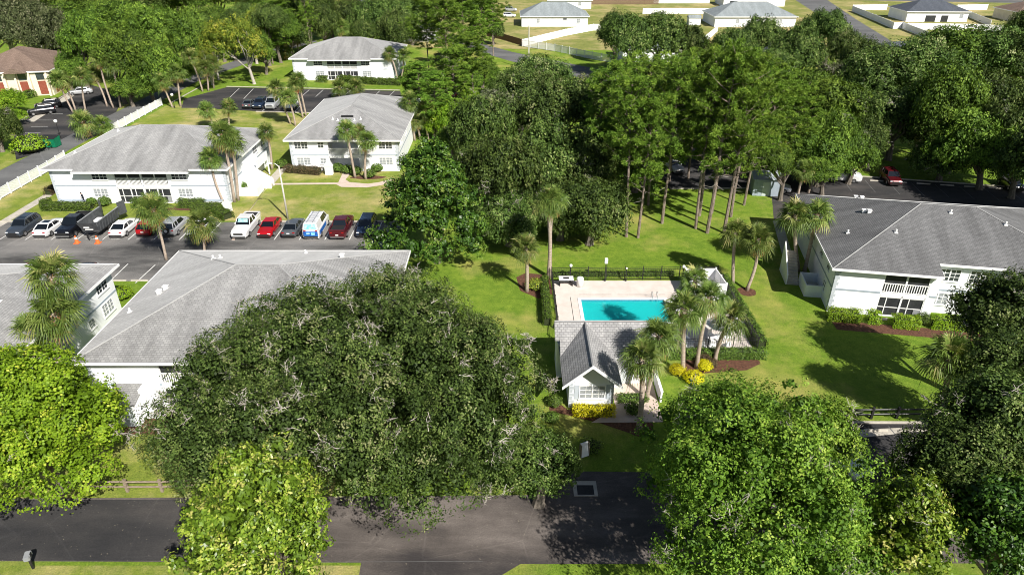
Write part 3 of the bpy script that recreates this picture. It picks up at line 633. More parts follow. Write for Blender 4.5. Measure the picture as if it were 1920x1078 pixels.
def hip_house(label, org, rz, W, D, roof, wall='white', ze=2.7, pitch=.42, wins=(), over=.45, name='house', cat='house', doors=(), extra=None):
    root = thing(name, label, cat, (org[0], org[1], 0), rz); m = min(W, D) / 2; zr = ze + pitch * m; rf = MB()
    A, B_ = ((m, m, zr), (W - m, m, zr)) if W > D else ((m, m, zr), (m, D - m, zr))
    c = [(0, 0, ze), (W, 0, ze), (W, D, ze), (0, D, ze)]
    if W > D: rf.poly([c[0], c[1], B_, A]); rf.poly([c[1], c[2], B_]); rf.poly([c[2], c[3], A, B_]); rf.poly([c[3], c[0], A])
    else: rf.poly([c[0], c[1], A]); rf.poly([c[1], c[2], B_, A]); rf.poly([c[2], c[3], B_]); rf.poly([c[3], c[0], A, B_])
    rf.build('roof', roof, root); f = MB(); f.box(-.08, W + .08, -.08, -.005, ze - .2, ze + .04); f.box(-.08, W + .08, D + .005, D + .08, ze - .2, ze + .04); f.box(-.08, -.005, 0, D, ze - .2, ze + .04); f.box(W + .005, W + .08, 0, D, ze - .2, ze + .04); f.build('fascia', 'trim', root)
    wl = MB(); wl.box(over, W - over, over, D - over, 0, ze + .1); wl.build('wall', wall, root)
    for a in wins: window(root, a[0], over - .005, a[1], a[2], a[3], 0, 2, 2, a[2] > 1.4)
    for a, b in doors: d = MB(); d.box(a, b, over - .04, over - .004, 0, 2.1); d.build('screened_opening', 'screen', root)
    return root

# ------------------------------------------------------------------ vehicles (front towards -y)
CARC = {}
SHAPES = dict(  # length, width, sections of the lower body (y, top, half width), cabin (y0 base, y1 roof, y2 roof, y3 base, roof height, belt)
    sedan=dict(L=4.7, W=1.82, hood=.92, belt=.98, roof=1.42, ws=-.95, r0=-.25, r1=1.05, rw=1.85, tail=1.02),
    hatch=dict(L=4.3, W=1.78, hood=.98, belt=1.02, roof=1.5, ws=-.95, r0=-.3, r1=1.55, rw=2.0, tail=1.05),
    suv=dict(L=4.6, W=1.86, hood=1.06, belt=1.12, roof=1.70, ws=-.95, r0=-.35, r1=1.85, rw=2.2, tail=1.15),
    pickup=dict(L=5.6, W=1.98, hood=1.16, belt=1.22, roof=1.88, ws=-1.05, r0=-.45, r1=.85, rw=1.15, tail=1.25, bed=True),
    van=dict(L=5.5, W=2.0, hood=1.25, belt=1.35, roof=2.1, ws=-1.85, r0=-1.2, r1=2.6, rw=2.7, tail=1.4, cargo=True))
def car_meshes(kind, paint):
    k = (kind, paint)
    if k in CARC: return CARC[k]
    S = SHAPES[kind]; L, W = S['L'], S['W']; hl, hw = L / 2, W / 2; out = {}
    def section(y, zt, w, zb): return [(-w * .86, y, zb), (-w, y, zb + .18), (-w, y, zt - .2), (-w * .9, y, zt - .03), (-w * .5, y, zt + .02), (w * .5, y, zt + .02), (w * .9, y, zt - .03), (w, y, zt - .2), (w, y, zb + .18), (w * .86, y, zb)]
    ys = [(-hl, S['hood'] - .32, hw * .80, .32), (-hl + .1, S['hood'] - .16, hw * .9, .24), (-hl + .45, S['hood'] - .06, hw * .97, .2), (S['ws'] - .1, S['hood'] + .02, hw, .2), (S['ws'] + .35, S['belt'], hw, .2), (0.3, S['belt'], hw, .2),
          (S['rw'] - .1, S['belt'] + .01, hw, .2), (hl - .35, S['tail'] - .02, hw * .97, .22), (hl - .08, S['tail'] - .1, hw * .9, .28), (hl, S['tail'] - .3, hw * .82, .36)]
    b = MB(); n = 10
    for y, zt, w_, zb in ys: b.v += section(y, zt, w_, zb)
    if S.get('bed'):                         # the load bed stays open: the body closes before it
        pass
    for i in range(len(ys) - 1):
        for j in range(n): q = i * n + j; r = i * n + (j + 1) % n; b.f.append((q, r, r + n, q + n)); b.m.append(0)
    b.f.append(tuple(range(n))); b.m.append(0); b.f.append(tuple(reversed(range((len(ys) - 1) * n, len(ys) * n)))); b.m.append(0)
    cw, tw = hw * .88, hw * .72
    zr, zb = S['roof'], S['belt'] - .02
    b.hexa([(-tw, S['r0'], zr - .06), (tw, S['r0'], zr - .06), (tw, S['r1'], zr - .06), (-tw, S['r1'], zr - .06), (-tw * .93, S['r0'] + .12, zr), (tw * .93, S['r0'] + .12, zr), (tw * .93, S['r1'] - .1, zr), (-tw * .93, S['r1'] - .1, zr)])
    for sx in (-1, 1):
        b.tube([(sx * cw, S['ws'] + .02, zb), (sx * tw, S['r0'], zr - .04)], .045, 4); b.tube([(sx * cw, S['rw'], zb), (sx * tw, S['r1'], zr - .04)], .06 if not S.get('cargo') else .05, 4)
        ymid = (S['r0'] + S['r1']) / 2 + .05; b.tube([(sx * cw * 1.005, ymid, zb), (sx * tw * 1.01, ymid, zr - .04)], .045, 4)
        b.tube([(sx * tw, S['r0'], zr - .05), (sx * tw, S['r1'], zr - .05)], .04, 4)
        if kind in ('suv', 'hatch'): b.tube([(sx * cw * 1.0, S['r1'] - .35, zb), (sx * tw * 1.01, S['r1'] - .4, zr - .04)], .05, 4)
        if S.get('cargo'): b.hexa([(sx * (cw + .02) - .01, ymid, zb), (sx * (cw + .02) + .01, ymid, zb), (sx * (cw + .02) + .01, S['rw'], zb), (sx * (cw + .02) - .01, S['rw'], zb), (sx * (tw + .02) - .01, ymid, zr - .05), (sx * (tw + .02) + .01, ymid, zr - .05), (sx * (tw + .02) + .01, S['r1'], zr - .05), (sx * (tw + .02) - .01, S['r1'], zr - .05)])
    if S.get('cargo'): b.hexa([(-cw, S['rw'] - .02, zb), (cw, S['rw'] - .02, zb), (cw, S['rw'] + .02, zb), (-cw, S['rw'] + .02, zb), (-tw, S['r1'] - .02, zr - .05), (tw, S['r1'] - .02, zr - .05), (tw, S['r1'] + .02, zr - .05), (-tw, S['r1'] + .02, zr - .05)])
    out['body'] = b.mesh('car_body', 'car_' + paint, True)
    for f in out['body'].polygons: f.use_smooth = False
    g = MB(); g.hexa([(-cw, S['ws'], zb), (cw, S['ws'], zb), (cw, S['rw'], zb), (-cw, S['rw'], zb), (-tw, S['r0'], zr - .055), (tw, S['r0'], zr - .055), (tw, S['r1'], zr - .055), (-tw, S['r1'], zr - .055)])
    out['windows'] = g.mesh('car_windows', 'carglass')
    if S.get('bed'):
        q = MB(); q.box(-hw * .78, hw * .78, S['rw'] + .12, hl - .12, S['tail'] - .05, S['tail'] + .035); out['bed_liner'] = q.mesh('bed_liner', 'pave')
        q = MB()
        for sx in (-1, 1): q.box(sx * hw * .9 - .06, sx * hw * .9 + .06, S['rw'] + .05, hl - .06, S['tail'] - .1, S['tail'] + .14)
        q.box(-hw * .9, hw * .9, hl - .12, hl - .02, S['tail'] - .5, S['tail'] + .13); out['bed_rails'] = q.mesh('bed_rails', 'car_' + paint)
    t = MB(); t.tube([(-.11, 0, 0), (.11, 0, 0)], .335, 14); out['wheel'] = t.mesh('wheel', 'rubber')
    t = MB(); t.tube([(-.125, 0, 0), (.125, 0, 0)], .2, 10); out['rim'] = t.mesh('rim', 'alloy')
    t = MB(); t.box(-.19, .19, -.03, .03, -.07, .07); out['headlight'] = t.mesh('headlight', 'lens', bevel=.02); t = MB(); t.box(-.15, .15, -.03, .03, -.08, .08); out['taillight'] = t.mesh('taillight', 'tail', bevel=.02)
    t = MB(); t.box(-.1, .1, -.06, .06, -.06, .07); out['mirror'] = t.mesh('mirror', 'car_' + paint, bevel=.03)
    t = MB(); t.box(-hw * .55, hw * .55, -.02, .02, -.1, .1); out['grille'] = t.mesh('grille', 'pave')
    t = MB(); t.box(-hw * .8, hw * .8, -.03, .04, -.06, .07); out['bumper'] = t.mesh('bumper', 'pave' if kind != 'pickup' else 'silverb')
    t = MB(); t.box(-.17, .17, -.01, .01, -.06, .06); out['plate'] = t.mesh('plate', 'trim')
    CARC[k] = out; return out
M['silverb'] = pm('chrome_bumper', (.6, .6, .6), None, rough=.2, metal=.9)
def car(kind, paint, x, y, rz, label, group='cars parked in marked bays', extras=(), name='parked_car', cat='car'):
    S = SHAPES[kind]; me = car_meshes(kind, paint); hl, hw = S['L'] / 2, S['W'] / 2
    root = thing(name, label, cat, (x, y, .03), rz, group)
    link('body', me['body'], root); link('windows', me['windows'], root)
    for nme in ('bed_liner', 'bed_rails'):
        if nme in me: link(nme, me[nme], root)
    for sx in (-1, 1):
        for yy in (-hl * .62, hl * .6): wh = link('wheel', me['wheel'], root, (sx * (hw - .09), yy, .335)); link('rim', me['rim'], wh)
        link('headlight', me['headlight'], root, (sx * hw * .66, -hl + .05, S['hood'] - .28)); link('taillight', me['taillight'], root, (sx * hw * .68, hl - .04, S['tail'] - .24)); link('side_mirror', me['mirror'], root, (sx * (hw * .95 + .06), S['ws'] + .3, S['belt'] + .02))
    link('grille', me['grille'], root, (0, -hl - .01, S['hood'] - .42)); link('front_bumper', me['bumper'], root, (0, -hl - .01, .42)); link('rear_bumper', me['bumper'], root, (0, hl - .01, .45)); link('licence_plate', me['plate'], root, (0, hl + .015, .72))
    if 'spare' in extras: t = MB(); t.tube([(0, hl - .02, .95), (0, hl + .2, .95)], .36, 14); t.build('spare_wheel', 'rubber', root); t = MB(); t.tube([(0, hl + .2, .95), (0, hl + .22, .95)], .2, 10); t.build('spare_wheel_cover', 'car_white', root)
    if 'sunroof' in extras: t = MB(); t.box(-.42, .42, S['r0'] + .2, S['r0'] + .95, S['roof'] - .02, S['roof'] + .012); t.build('sunroof', 'carglass', root)
    if 'rails' in extras:
        for sx in (-1, 1): t = MB(); t.tube([(sx * .58, S['r0'] + .2, S['roof'] + .04), (sx * .58, S['r1'] - .2, S['roof'] + .04)], .025, 5); t.build('roof_rail', 'steel', root)
    if 'shade' in extras: t = MB(); t.hexa([(-.62, S['ws'] + .06, S['belt'] + .02), (.62, S['ws'] + .06, S['belt'] + .02), (.62, S['ws'] + .1, S['belt'] + .02), (-.62, S['ws'] + .1, S['belt'] + .02), (-.55, S['r0'] - .1, S['roof'] - .12), (.55, S['r0'] - .1, S['roof'] - .12), (.55, S['r0'] - .06, S['roof'] - .12), (-.55, S['r0'] - .06, S['roof'] - .12)]); t.build('windscreen_shade', 'teal', root)
    if 'ladder' in extras:
        t = MB()
        for q in (-.35, .35): t.tube([(q, S['r0'] + .2, S['roof'] + .14), (q, S['r1'] - .1, S['roof'] + .14)], .03, 4)
        for i in range(7): yy = S['r0'] + .4 + i * .5; t.tube([(-.6 if i % 3 == 0 else -.35, yy, S['roof'] + .12), (.6 if i % 3 == 0 else .35, yy, S['roof'] + .12)], .02, 4)
        t.build('ladder_rack', 'steel', root)
        t = MB(); hwv = S['W'] / 2
        t.box(-hwv * .84, hwv * .84, hl + .002, hl + .03, .55, 1.12); t.build('rear_graphics_panel', 'navyg', root); t = MB()
        t.hexa([(-.7, S['rw'] + .03, 1.42), (.7, S['rw'] + .03, 1.42), (.7, S['rw'] + .05, 1.42), (-.7, S['rw'] + .05, 1.42), (-.6, S['r1'] + .03, 1.98), (.6, S['r1'] + .03, 1.98), (.6, S['r1'] + .05, 1.98), (-.6, S['r1'] + .05, 1.98)]); t.build('rear_door_graphics', 'cyang', root)
        t = MB(); t.box(-.5, -.05, hl + .03, hl + .045, .7, 1.0); t.box(.1, .5, hl + .03, hl + .045, .78, .95); t.build('rear_graphics_patch', 'cyang', root)
        for sx in (-1, 1): t = MB(); t.box(sx * (hw + .004) - .008, sx * (hw + .004) + .008, -.6, 2.3, .55, 1.05); t.build('side_graphics_panel', 'navyg', root)
    return root
M['teal'] = pm('sunshade_foil', (.05, .35, .38), (.5, .65, .65), 4, .4)
M['navyg'] = pm('blue_van_graphics', (.01, .05, .28), (.03, .2, .55), 2.2, .35)
M['cyang'] = pm('cyan_van_graphics', (.05, .45, .75), (.55, .8, .9), 3, .35)

# ------------------------------------------------------------------ fences, lamps, furniture
def fence(name, label, pts, h, style, mat, step=2.4, cat='fence', skip_ends=False):
    """posts of their own and one panel part per straight run"""
    root = thing(name, label, cat, (pts[0][0], pts[0][1], 0)); o = Vector((pts[0][0], pts[0][1], 0)); pm_ = None
    for a, b in zip(pts[:-1], pts[1:]):
        A = Vector((a[0], a[1], 0)) - o; B = Vector((b[0], b[1], 0)) - o; d = B - A; Lg = d.length; ang = math.atan2(d.y, d.x); n = max(1, round(Lg / step)); pl = MB()
        if style == 'solid': pl.box(0, Lg, -.025, .025, .05, h); pl.box(0, Lg, -.045, .045, h - .14, h + .02); pl.box(0, Lg, -.04, .04, .04, .2)
        elif style == 'picket':
            pl.box(0, Lg, -.03, .03, h - .12, h - .02); pl.box(0, Lg, -.03, .03, .12, .24)
            for i in range(int(Lg / .17)): pl.box(.05 + i * .17, .05 + i * .17 + .09, -.015, .015, .2, h - .1)
        elif style == 'bars':
            pl.box(0, Lg, -.015, .015, h - .06, h - .02); pl.box(0, Lg, -.015, .015, h - .26, h - .22); pl.box(0, Lg, -.015, .015, .08, .12)
            for i in range(int(Lg / .19)): pl.box(i * .19 + .05, i * .19 + .064, -.007, .007, .1, h)
        elif style == 'slats':
            for i in range(int(Lg / .2)): pl.box(i * .2, i * .2 + .17, -.02, .02, .05, h)
            pl.box(0, Lg, .02, .06, h * .75, h * .75 + .1); pl.box(0, Lg, .02, .06, .3, .4)
        elif style == 'rail2': 
            for z in (h * .42, h * .86): pl.tube([(0, 0, z), (Lg, 0, z + .02)], .065, 6)
        pl.build('rails' if style == 'rail2' else 'fence_panel', mat, root, loc=A, rz=ang)
        pw = {'solid': .065, 'picket': .065, 'bars': .035, 'slats': .06, 'rail2': .085}[style]
        if pm_ is None: q = MB(); q.box(-pw, pw, -pw, pw, -.1, h + .08); q.box(-pw * 1.2, pw * 1.2, -pw * 1.2, pw * 1.2, h + .08, h + .12) if style != 'rail2' else None; pm_ = q.mesh('post', mat)
        for i in range(n + 1 if (b == pts[-1]) else n): link('post', pm_, root, A + d * (i / n), ang)
    return root
def globe_lamp(x, y, h, label, r=.2, kind='globe'):
    root = thing('lamp_post', label, 'lamp post', (x, y, 0)); MB().tube([(0, 0, 0), (0, 0, .3), (0, 0, .32), (0, 0, h - r)], [.1, .1, .05, .045], 8).build('post', 'black', root)
    if kind == 'globe': MB().ball((0, 0, h), r).build('lamp_globe', 'globe', root, True)
    else: b = MB(); b.box(-.16, .16, -.16, .16, h - .3, h + .25); b.build('lamp_head', 'globe', root, bevel=.03)
    return root
# ================================================================== THE SETTING
PX0, PX1, PY0, PY1 = 6.9, 15.2, 55.0, 59.3      # swimming pool
g = MB(); E = 1200
for q in ([(-E, -300), (E, -300), (E, PY0), (-E, PY0)], [(-E, PY1), (E, PY1), (E, 1600), (-E, 1600)], [(-E, PY0), (PX0, PY0), (PX0, PY1), (-E, PY1)], [(PX1, PY0), (E, PY0), (E, PY1), (PX1, PY1)]): g.poly([(a, b, 0) for a, b in q])
tag(g.build('ground', 'lawn'), kind='structure')
sheet('verge', [(-69.3, 79.2), (-13, 79.2), (-10, 96), (-14, 98.5), (-34, 98.5), (-34.5, 137), (-69.3, 139)], .004, 'verge')
sheet('verge', [(-34, 98.6), (-14, 98.6), (-12, 150), (-34, 137)], .004, 'lawn')
sheet('verge', [(-60, 20), (-2, 20), (-2, 27.6), (-60, 27.6)], .004, 'verge'); sheet('verge', [(-60, 32.8), (-12, 32.8), (-12, 40), (-60, 40)], .004, 'verge')
sheet('verge', [(-80.5, 60), (-77, 60), (-77, 158), (-74, 175), (-82, 175)], .004, 'verge')
sheet('field', [(-40, 205), (400, 170), (500, 700), (-40, 700)], .004, 'field')
# roads and parking
sheet('road', [(-90, 27.9), (-30, 27.9), (-9, 27.8), (-8.6, 20), (-1.6, 20), (-1.2, 26.5), (.5, 27.7), (60, 27.8), (60, 33.2), (10, 33.3), (9.6, 35.3), (3.4, 35.4), (3.0, 33.2), (-30, 32.9), (-90, 32.8)], .012, 'asphalt_road')
sheet('road', [(-90, 27.94), (-13, 27.94), (-12, 30), (-13.5, 32.78), (-90, 32.78)], .016, 'asphalt_dark')
sheet('road', [(22, 33.25), (52, 33.25), (52, 40.3), (21, 40.5)], .014, 'asphalt_dark')
sheet('road_seam', P((598, 1053), (905, 1051.5), (905, 1052.2), (598, 1053.7)), .018, 'asphalt_lane')
sheet('parking_lot', [(-120, 63.2), (-13, 63.2), (-13, 78.8), (-120, 78.8)], .012, 'asphalt')
sheet('lane', [(-77, 40), (-72.0, 40), (-72.2, 120), (-72, 160), (-66, 190), (-58, 215), (-62, 217), (-71, 192), (-76.6, 160), (-76.8, 120)], .016, 'asphalt_lane')
sheet('parking_lot', P((345, 186), (425, 164), (750, 171), (765, 214), (480, 209), (372, 203), (340, 203)), .010, 'asphalt_dark')
sheet('parking_lot', P((25, 262), (40, 225), (120, 177), (165, 158), (235, 178), (214, 218), (150, 252), (95, 280), (30, 300)), .010, 'asphalt_dark')
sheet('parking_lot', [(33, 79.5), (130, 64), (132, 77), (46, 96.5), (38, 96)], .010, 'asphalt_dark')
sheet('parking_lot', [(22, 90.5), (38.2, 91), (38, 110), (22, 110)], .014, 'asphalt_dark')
sheet('street', P((838, 62), (880, 76), (960, 98), (1110, 128), (1260, 150), (1260, 166), (1100, 150), (960, 116), (850, 84)), .012, 'asphalt_lane')
sheet('street', P((1490, 0), (1550, 0), (1610, 40), (1705, 98), (1655, 100), (1560, 45)), .012, 'asphalt_lane')
sheet('street', P((1060, -3), (1600, 1), (2000, 8), (2000, 3), (1600, -5), (1060, -8)), .012, 'asphalt_lane')
# kerbs
def kerb(a, b, h=.13, w_=.18):
    A = Vector((a[0], a[1], 0)); B = Vector((b[0], b[1], 0)); d = B - A; k = MB(); k.box(0, d.length, -w_ / 2, w_ / 2, -.05, h)
    tag(k.build('kerb', 'concrete', loc=A, rz=math.atan2(d.y, d.x)), kind='structure')
kerb((-68.8, 78.9), (-36.8, 78.9)); kerb((-33.5, 78.9), (-13, 78.9)); kerb((-36.9, 63.1), (-33, 63.1)); kerb(gp(425, 163), gp(750, 170)); kerb(gp(480, 210), gp(610, 213))
kerb((-69.2, 139), (-69.0, 160)); kerb(gp(128, 176), gp(36, 228)); kerb((22, 110.1), (38, 110.1)); kerb((22.2, 90.4), (38, 90.8)); kerb((46, 96.7), (132, 77.2)); kerb((22, 40.5), (46, 40.4))
# painted bays
def line(a, b, w_=.1, mat='paint', z=.024):
    A = Vector((a[0], a[1])); B = Vector((b[0], b[1])); n = (B - A).normalized(); n = Vector((-n.y, n.x)) * w_ / 2
    return [(A + n, B + n, B - n, A - n), z]
def lines(name, L, mat='paint'):
    mb = MB()
    for q, z in L: mb.poly([(p.x, p.y, z) for p in q])
    return tag(mb.build(name, mat), kind='structure')
bay = lambda px: xat(px, 73.5, 0)
lines('bay_markings', [line((bay(p), 73.5), (bay(p), 78.7), .12) for p in (-1, 47.5, 96, 144, 192, 240, 288, 336, 384, 514, 561, 609, 655, 702)])
lines('bay_markings', [line(gp(210, 524), gp(240, 495), .12), line(gp(254, 531), gp(291, 497), .12), line(gp(330, 505), gp(345, 480), .12)])
lines('bay_markings', [line(gp(x, y0), gp(x + dx, y1)) for x, y0, dx, y1 in ((430, 184, 19, 166), (457, 186, 18, 167), (565, 182, 15, 169), (592, 182, 14, 169), (645, 181, 12, 170), (702, 181, 10, 171), (730, 180, 10, 171), (492, 209, 15, 196), (530, 208, 12, 196), (553, 210, 12, 197))])
lines('bay_markings', [line(gp(30 + i * 14, 262 - i * 12), gp(62 + i * 14, 262 - i * 12), .1, z=.03) for i in range(5)])
lines('bay_markings', [line((48 + i * 3.05, 94.6 - i * .6), (47.2 + i * 3.05, 89.6 - i * .6), .08) for i in range(16)], 'asphalt_lane')  # line colour dulled to asphalt grey in place of tree shade on this lot
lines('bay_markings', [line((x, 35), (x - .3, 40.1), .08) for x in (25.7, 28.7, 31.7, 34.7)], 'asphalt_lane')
mk = []                                     # faded stencilled bay lettering, a few strokes each
rr = random.Random(4)
for p in (72, 120, 168, 216, 264, 312, 585, 632):
    x0 = bay(p) - .55
    for i in range(7): mk.append(line((x0 + i * .16, 73.55 + rr.uniform(0, .05)), (x0 + i * .16 + rr.uniform(.02, .09), 73.8), .05))
lines('bay_markings', mk)
SN = [0]; OR = ['first', 'second', 'third', 'fourth', 'fifth', 'sixth', 'seventh', 'eighth', 'ninth', 'tenth', 'eleventh']
def stop(x, y, rz=0.0, n=''): 
    b = MB(); b.hexa([(-.9, -.09, 0), (.9, -.09, 0), (.9, .09, 0), (-.9, .09, 0), (-.88, -.05, .13), (.88, -.05, .13), (.88, .05, .13), (-.88, .05, .13)])
    return tag(b.build('wheel_stop', 'concrete', loc=(x, y, .02), rz=rz), 'pale concrete wheel stop, ' + n, 'wheel stop', 'concrete wheel stops')
for i in range(11): stop(49.5 + i * 3.05, 94.2 - i * .6, R(-11), OR[i] + ' from the left in the shaded lot behind the charcoal roof')
for x, q in ((27.2, 'left'), (30.2, 'right')): stop(x, 39.6, 0, q + ' one below the dark rail fence')
for p, q in ((264, 'dark red hatchback'), (312, 'silver off-roader'), (448, 'white pickup'), (492, 'bright red car'), (537, 'grey sedan'), (585, 'blue and white van'), (632, 'maroon pickup'), (680, 'dark blue hatchback')): stop(bay(p), 78.2, 0, 'beyond the ' + q)
for q, s in (((221, 527), 'left'), ((262, 527), 'right')): stop(*gp(*q), 0, s + ' one by the grass between the two near roofs')
# walks, patios, beds
WK = .02
sheet('walkway', P((375, 451), (434, 451), (452, 418), (506, 344), (634, 343), (646, 318), (664, 318), (648, 337), (655, 342), (690, 345), (712, 342), (732, 336), (738, 341), (714, 348), (688, 352), (640, 351), (630, 346), (512, 347), (498, 356), (448, 420), (440, 451)), WK, 'pink')
sheet('walkway', [(-35.4, 92.4), (-34, 92.4), (-34.0, 101), (-35.4, 101)], .016, 'concrete')
sheet('walkway', P((-10, 421), (90, 361), (98, 367), (0, 426), (-10, 430)), WK, 'concrete')
sheet('walkway', P((1449, 414), (1466, 414), (1495, 509), (1476, 512)), WK, 'concrete')
sheet('walkway', P((1520, 346), (1524, 338), (1548, 334), (1552, 342), (1540, 347)), .03, 'concrete')
sheet('walkway', P((50, 228), (130, 175), (142, 178), (64, 229)), .024, 'concrete')
sheet('walkway', [(6.0, 40.5), (6.0, 40.51), (11.5, 40.6), (11.6, 46), (8.1, 46), (8.1, 42.2)], WK, 'pink')
sheet('walkway', P((1420, 812), (1600, 806), (1690, 802), (1695, 812), (1600, 822), (1420, 830)), .022, 'concrete')
sheet('walkway', P((1646, 596), (1664, 596), (1663, 601), (1643, 599)), .022, 'concrete')
sheet('mulch_bed', P((1030, 740), (1064, 768), (1150, 768), (1160, 745), (1200, 745), (1215, 790), (1205, 815), (1180, 812), (1130, 795), (1080, 782), (1030, 770)), .016, 'mulch')
sheet('mulch_bed', P((968, 520), (985, 512), (1030, 516), (1036, 552), (1010, 560), (975, 545)), .012, 'mulch')
def disc(c, r, ry=None): return [(c[0] + math.cos(i * .35) * r * (1 + .08 * math.sin(i * 2.1)), c[1] + math.sin(i * .35) * (ry or r)) for i in range(18)]
sheet('mulch_bed', disc(gp(1400, 547), .95), .012, 'mulch'); sheet('mulch_bed', disc(gp(690, 333), 2.6, .8), .012, 'mulch'); sheet('mulch_bed', disc(gp(1198, 800), 1.1), .018, 'mulch')
sheet('mulch_bed', P((1285, 672), (1420, 668), (1426, 682), (1400, 694), (1320, 700), (1270, 705)), .012, 'mulch'); sheet('mulch_bed', [(30.3, 55.4), (45, 52.9), (44.7, 51.2), (38, 52.4), (30.2, 53.7)], .012, 'mulch')
sheet('mulch_bed', disc((-42.0, 83.3), 3, .8), .012, 'mulch'); sheet('mulch_bed', [(-31.3, 39.2), (-26, 39.2), (-26, 42), (-31.3, 42)], .012, 'mulch')
# pool deck, pool
d = MB(); DX0, DX1, DY0, DY1 = 4.25, 21.4, 49.4, 63.3; c_ = .32
for q in ([(DX0, DY0), (DX1, DY0), (DX1, PY0 - c_), (DX0, PY0 - c_)], [(DX0, PY1 + c_), (DX1, PY1 + c_), (DX1, DY1), (DX0, DY1)], [(DX0, PY0 - c_), (PX0 - c_, PY0 - c_), (PX0 - c_, PY1 + c_), (DX0, PY1 + c_)], [(PX1 + c_, PY0 - c_), (DX1, PY0 - c_), (DX1, PY1 + c_), (PX1 + c_, PY1 + c_)]): d.poly([(a, b, .02) for a, b in q])
tag(d.build('pool_deck', 'deck'), kind='structure')
pool = thing('swimming_pool', 'turquoise swimming pool with pale coping in the fenced deck', 'swimming pool', (PX0, PY0, 0)); pw, pd = PX1 - PX0, PY1 - PY0
b = MB(); b.box(-c_, pw + c_, -c_, 0, -.3, .06); b.box(-c_, pw + c_, pd, pd + c_, -.3, .06); b.box(-c_, 0, 0, pd, -.3, .06); b.box(pw, pw + c_, 0, pd, -.3, .06); b.build('coping', 'fabric', pool)
b = MB(); b.poly([(0, 0, -1.1), (pw, 0, -1.1), (pw, pd, -1.1), (0, pd, -1.1)]); b.poly([(0, pd, -1.1), (pw, pd, -1.1), (pw, pd, -.32), (0, pd, -.32)]); b.poly([(0, 0, -1.1), (0, pd, -1.1), (0, pd, -.32), (0, 0, -.32)]); b.poly([(pw, 0, -1.1), (pw, pd, -1.1), (pw, pd, -.32), (pw, 0, -.32)]); b.poly([(0, 0, -1.1), (pw, 0, -1.1), (pw, 0, -.32), (0, 0, -.32)]); b.build('basin', 'plaster', pool)
b = MB()
b.box(.001, pw - .001, pd - .012, pd - .002, -.32, -.0); b.box(.002, .012, .02, pd - .02, -.32, 0); b.box(pw - .012, pw - .002, .02, pd - .02, -.32, 0); b.build('tile_band', 'tile', pool)
b = MB(); b.poly([(.013, .003, -.14), (pw - .013, .003, -.14), (pw - .013, pd - .013, -.14), (.013, pd - .013, -.14)]); b.build('water', 'water', pool)
for s in (0, .5): b = MB(); x = pw - 1.2 + s; b.tube([(x, pd + .45, .02), (x, pd + .4, .75), (x, pd + .1, .85), (x, pd - .15, .5), (x, pd - .2, -.5)], .025, 6); b.build('ladder_rail', 'steel', pool, True)
for q in ((PX0 - 1.05, PY0 - .1, PX0 - 1.0, PY1 + .5), (PX0 - .1, PY1 + 1.0, PX0 + 3.2, PY1 + 1.06), (PX0 + 3.8, PY1 + 1.0, PX1 + .3, PY1 + 1.06)): sheet('deck_drain', [(q[0], q[1]), (q[2], q[1]), (q[2], q[3]), (q[0], q[3])], .026, 'pave')

# ================================================================== BUILDINGS
twin = (1.9, 1.15)
apartment('white two storey apartment building behind the row of parked cars, broad pale grey hip roof', (-60.9, 84.5), 0, 24.1, 18.7, 'roof', steps=[(4.2, 19.2, -.55)], lanais=[(8.9, 12.3, dict(bays=2)), (12.45, 15.8, dict(bays=2))],
    wins=[(7.0, 3.35, 1.9, 1.1), (17.4, 3.35, 1.9, 1.1), (6.6, .95, 1.8, 1.1), (17.8, .95, 1.8, 1.1)], sidewins=[(1, 12, 3.3, 1.6, 1.1), (1, 15.5, 3.3, 1.6, 1.1), (1, 15.5, .9, 1.6, 1.1), (1, 4, 3.3, .9, 1)], ledges=[(1.0, 4.4, .55, .7), (18.9, 22.6, .55, .7)],
    vents=[('pipe', 16.8, 16.2), ('pipe', 4.5, 12), ('box', 18.2, 15.2), ('pipe', 19, 9.5), ('pipe', 2.6, 4)])
apartment('grey roofed white apartment building end-on behind two palms and the curved walk', (-33.3, 97.3), 0, 17.1, 25, 'roof', lanais=[(6.2, 10.7, dict(bays=1, depth=2.6, screen=False, rail=True))],
    wins=[(2.3, 3.45, 1.9, 1.1), (5.2, 3.6, .8, .8, 2, 2, False), (14.7, 3.45, 1.9, 1.1), (2.4, 1.0, 1.9, 1.1), (5.3, 1.2, .8, .8, 2, 2, False), (14.6, 1.0, 1.9, 1.1)], vents=[('louver', 8.4, 5.6), ('pipe', 6.3, 5.0), ('pipe', 7.1, 4.7), ('pipe', 9.6, 4.7), ('pipe', 10.5, 5.0)], sidewins=[(1, 4, 3.3, 1.6, 1.1), (1, 9, 3.3, 1.6, 1.1)])
apartment('farthest white apartment building, at the woods beyond the upper parking lot', (-50.6, 160.2), R(0), 24.4, 18.7, 'roof', steps=[(4.4, 18.6, -.6)], lanais=[(8.4, 11.7, dict(bays=2)), (11.9, 15.3, dict(bays=2))],
    wins=[(6.4, 3.35, 1.9, 1.1), (17.2, 3.35, 1.9, 1.1), (6.6, .95, 1.9, 1.1), (17.4, .95, 1.9, 1.1)], sidewins=[(1, 5, 3.3, 1.6, 1.1), (1, 12, 3.3, 1.6, 1.1)])
b5 = apartment('pale grey hip roofed building half hidden by the huge spreading oak', (-32.6, 41.4), 0, 22.6, 19, 'roof', lanais=[(6.0, 9.6, dict(bays=2))], steps=[(15, 20, .0)],
    wins=[(11.5, 3.35, 1.9, 1.1)], vents=[('pipe', 6.4, 13.6), ('pipe', 6.0, 13.1), ('box', 3.3, 9.2), ('box', 3.0, 8.6), ('pipe', 1.4, 6.5), ('box', 17.2, 14.2), ('pipe', 13, 17)])
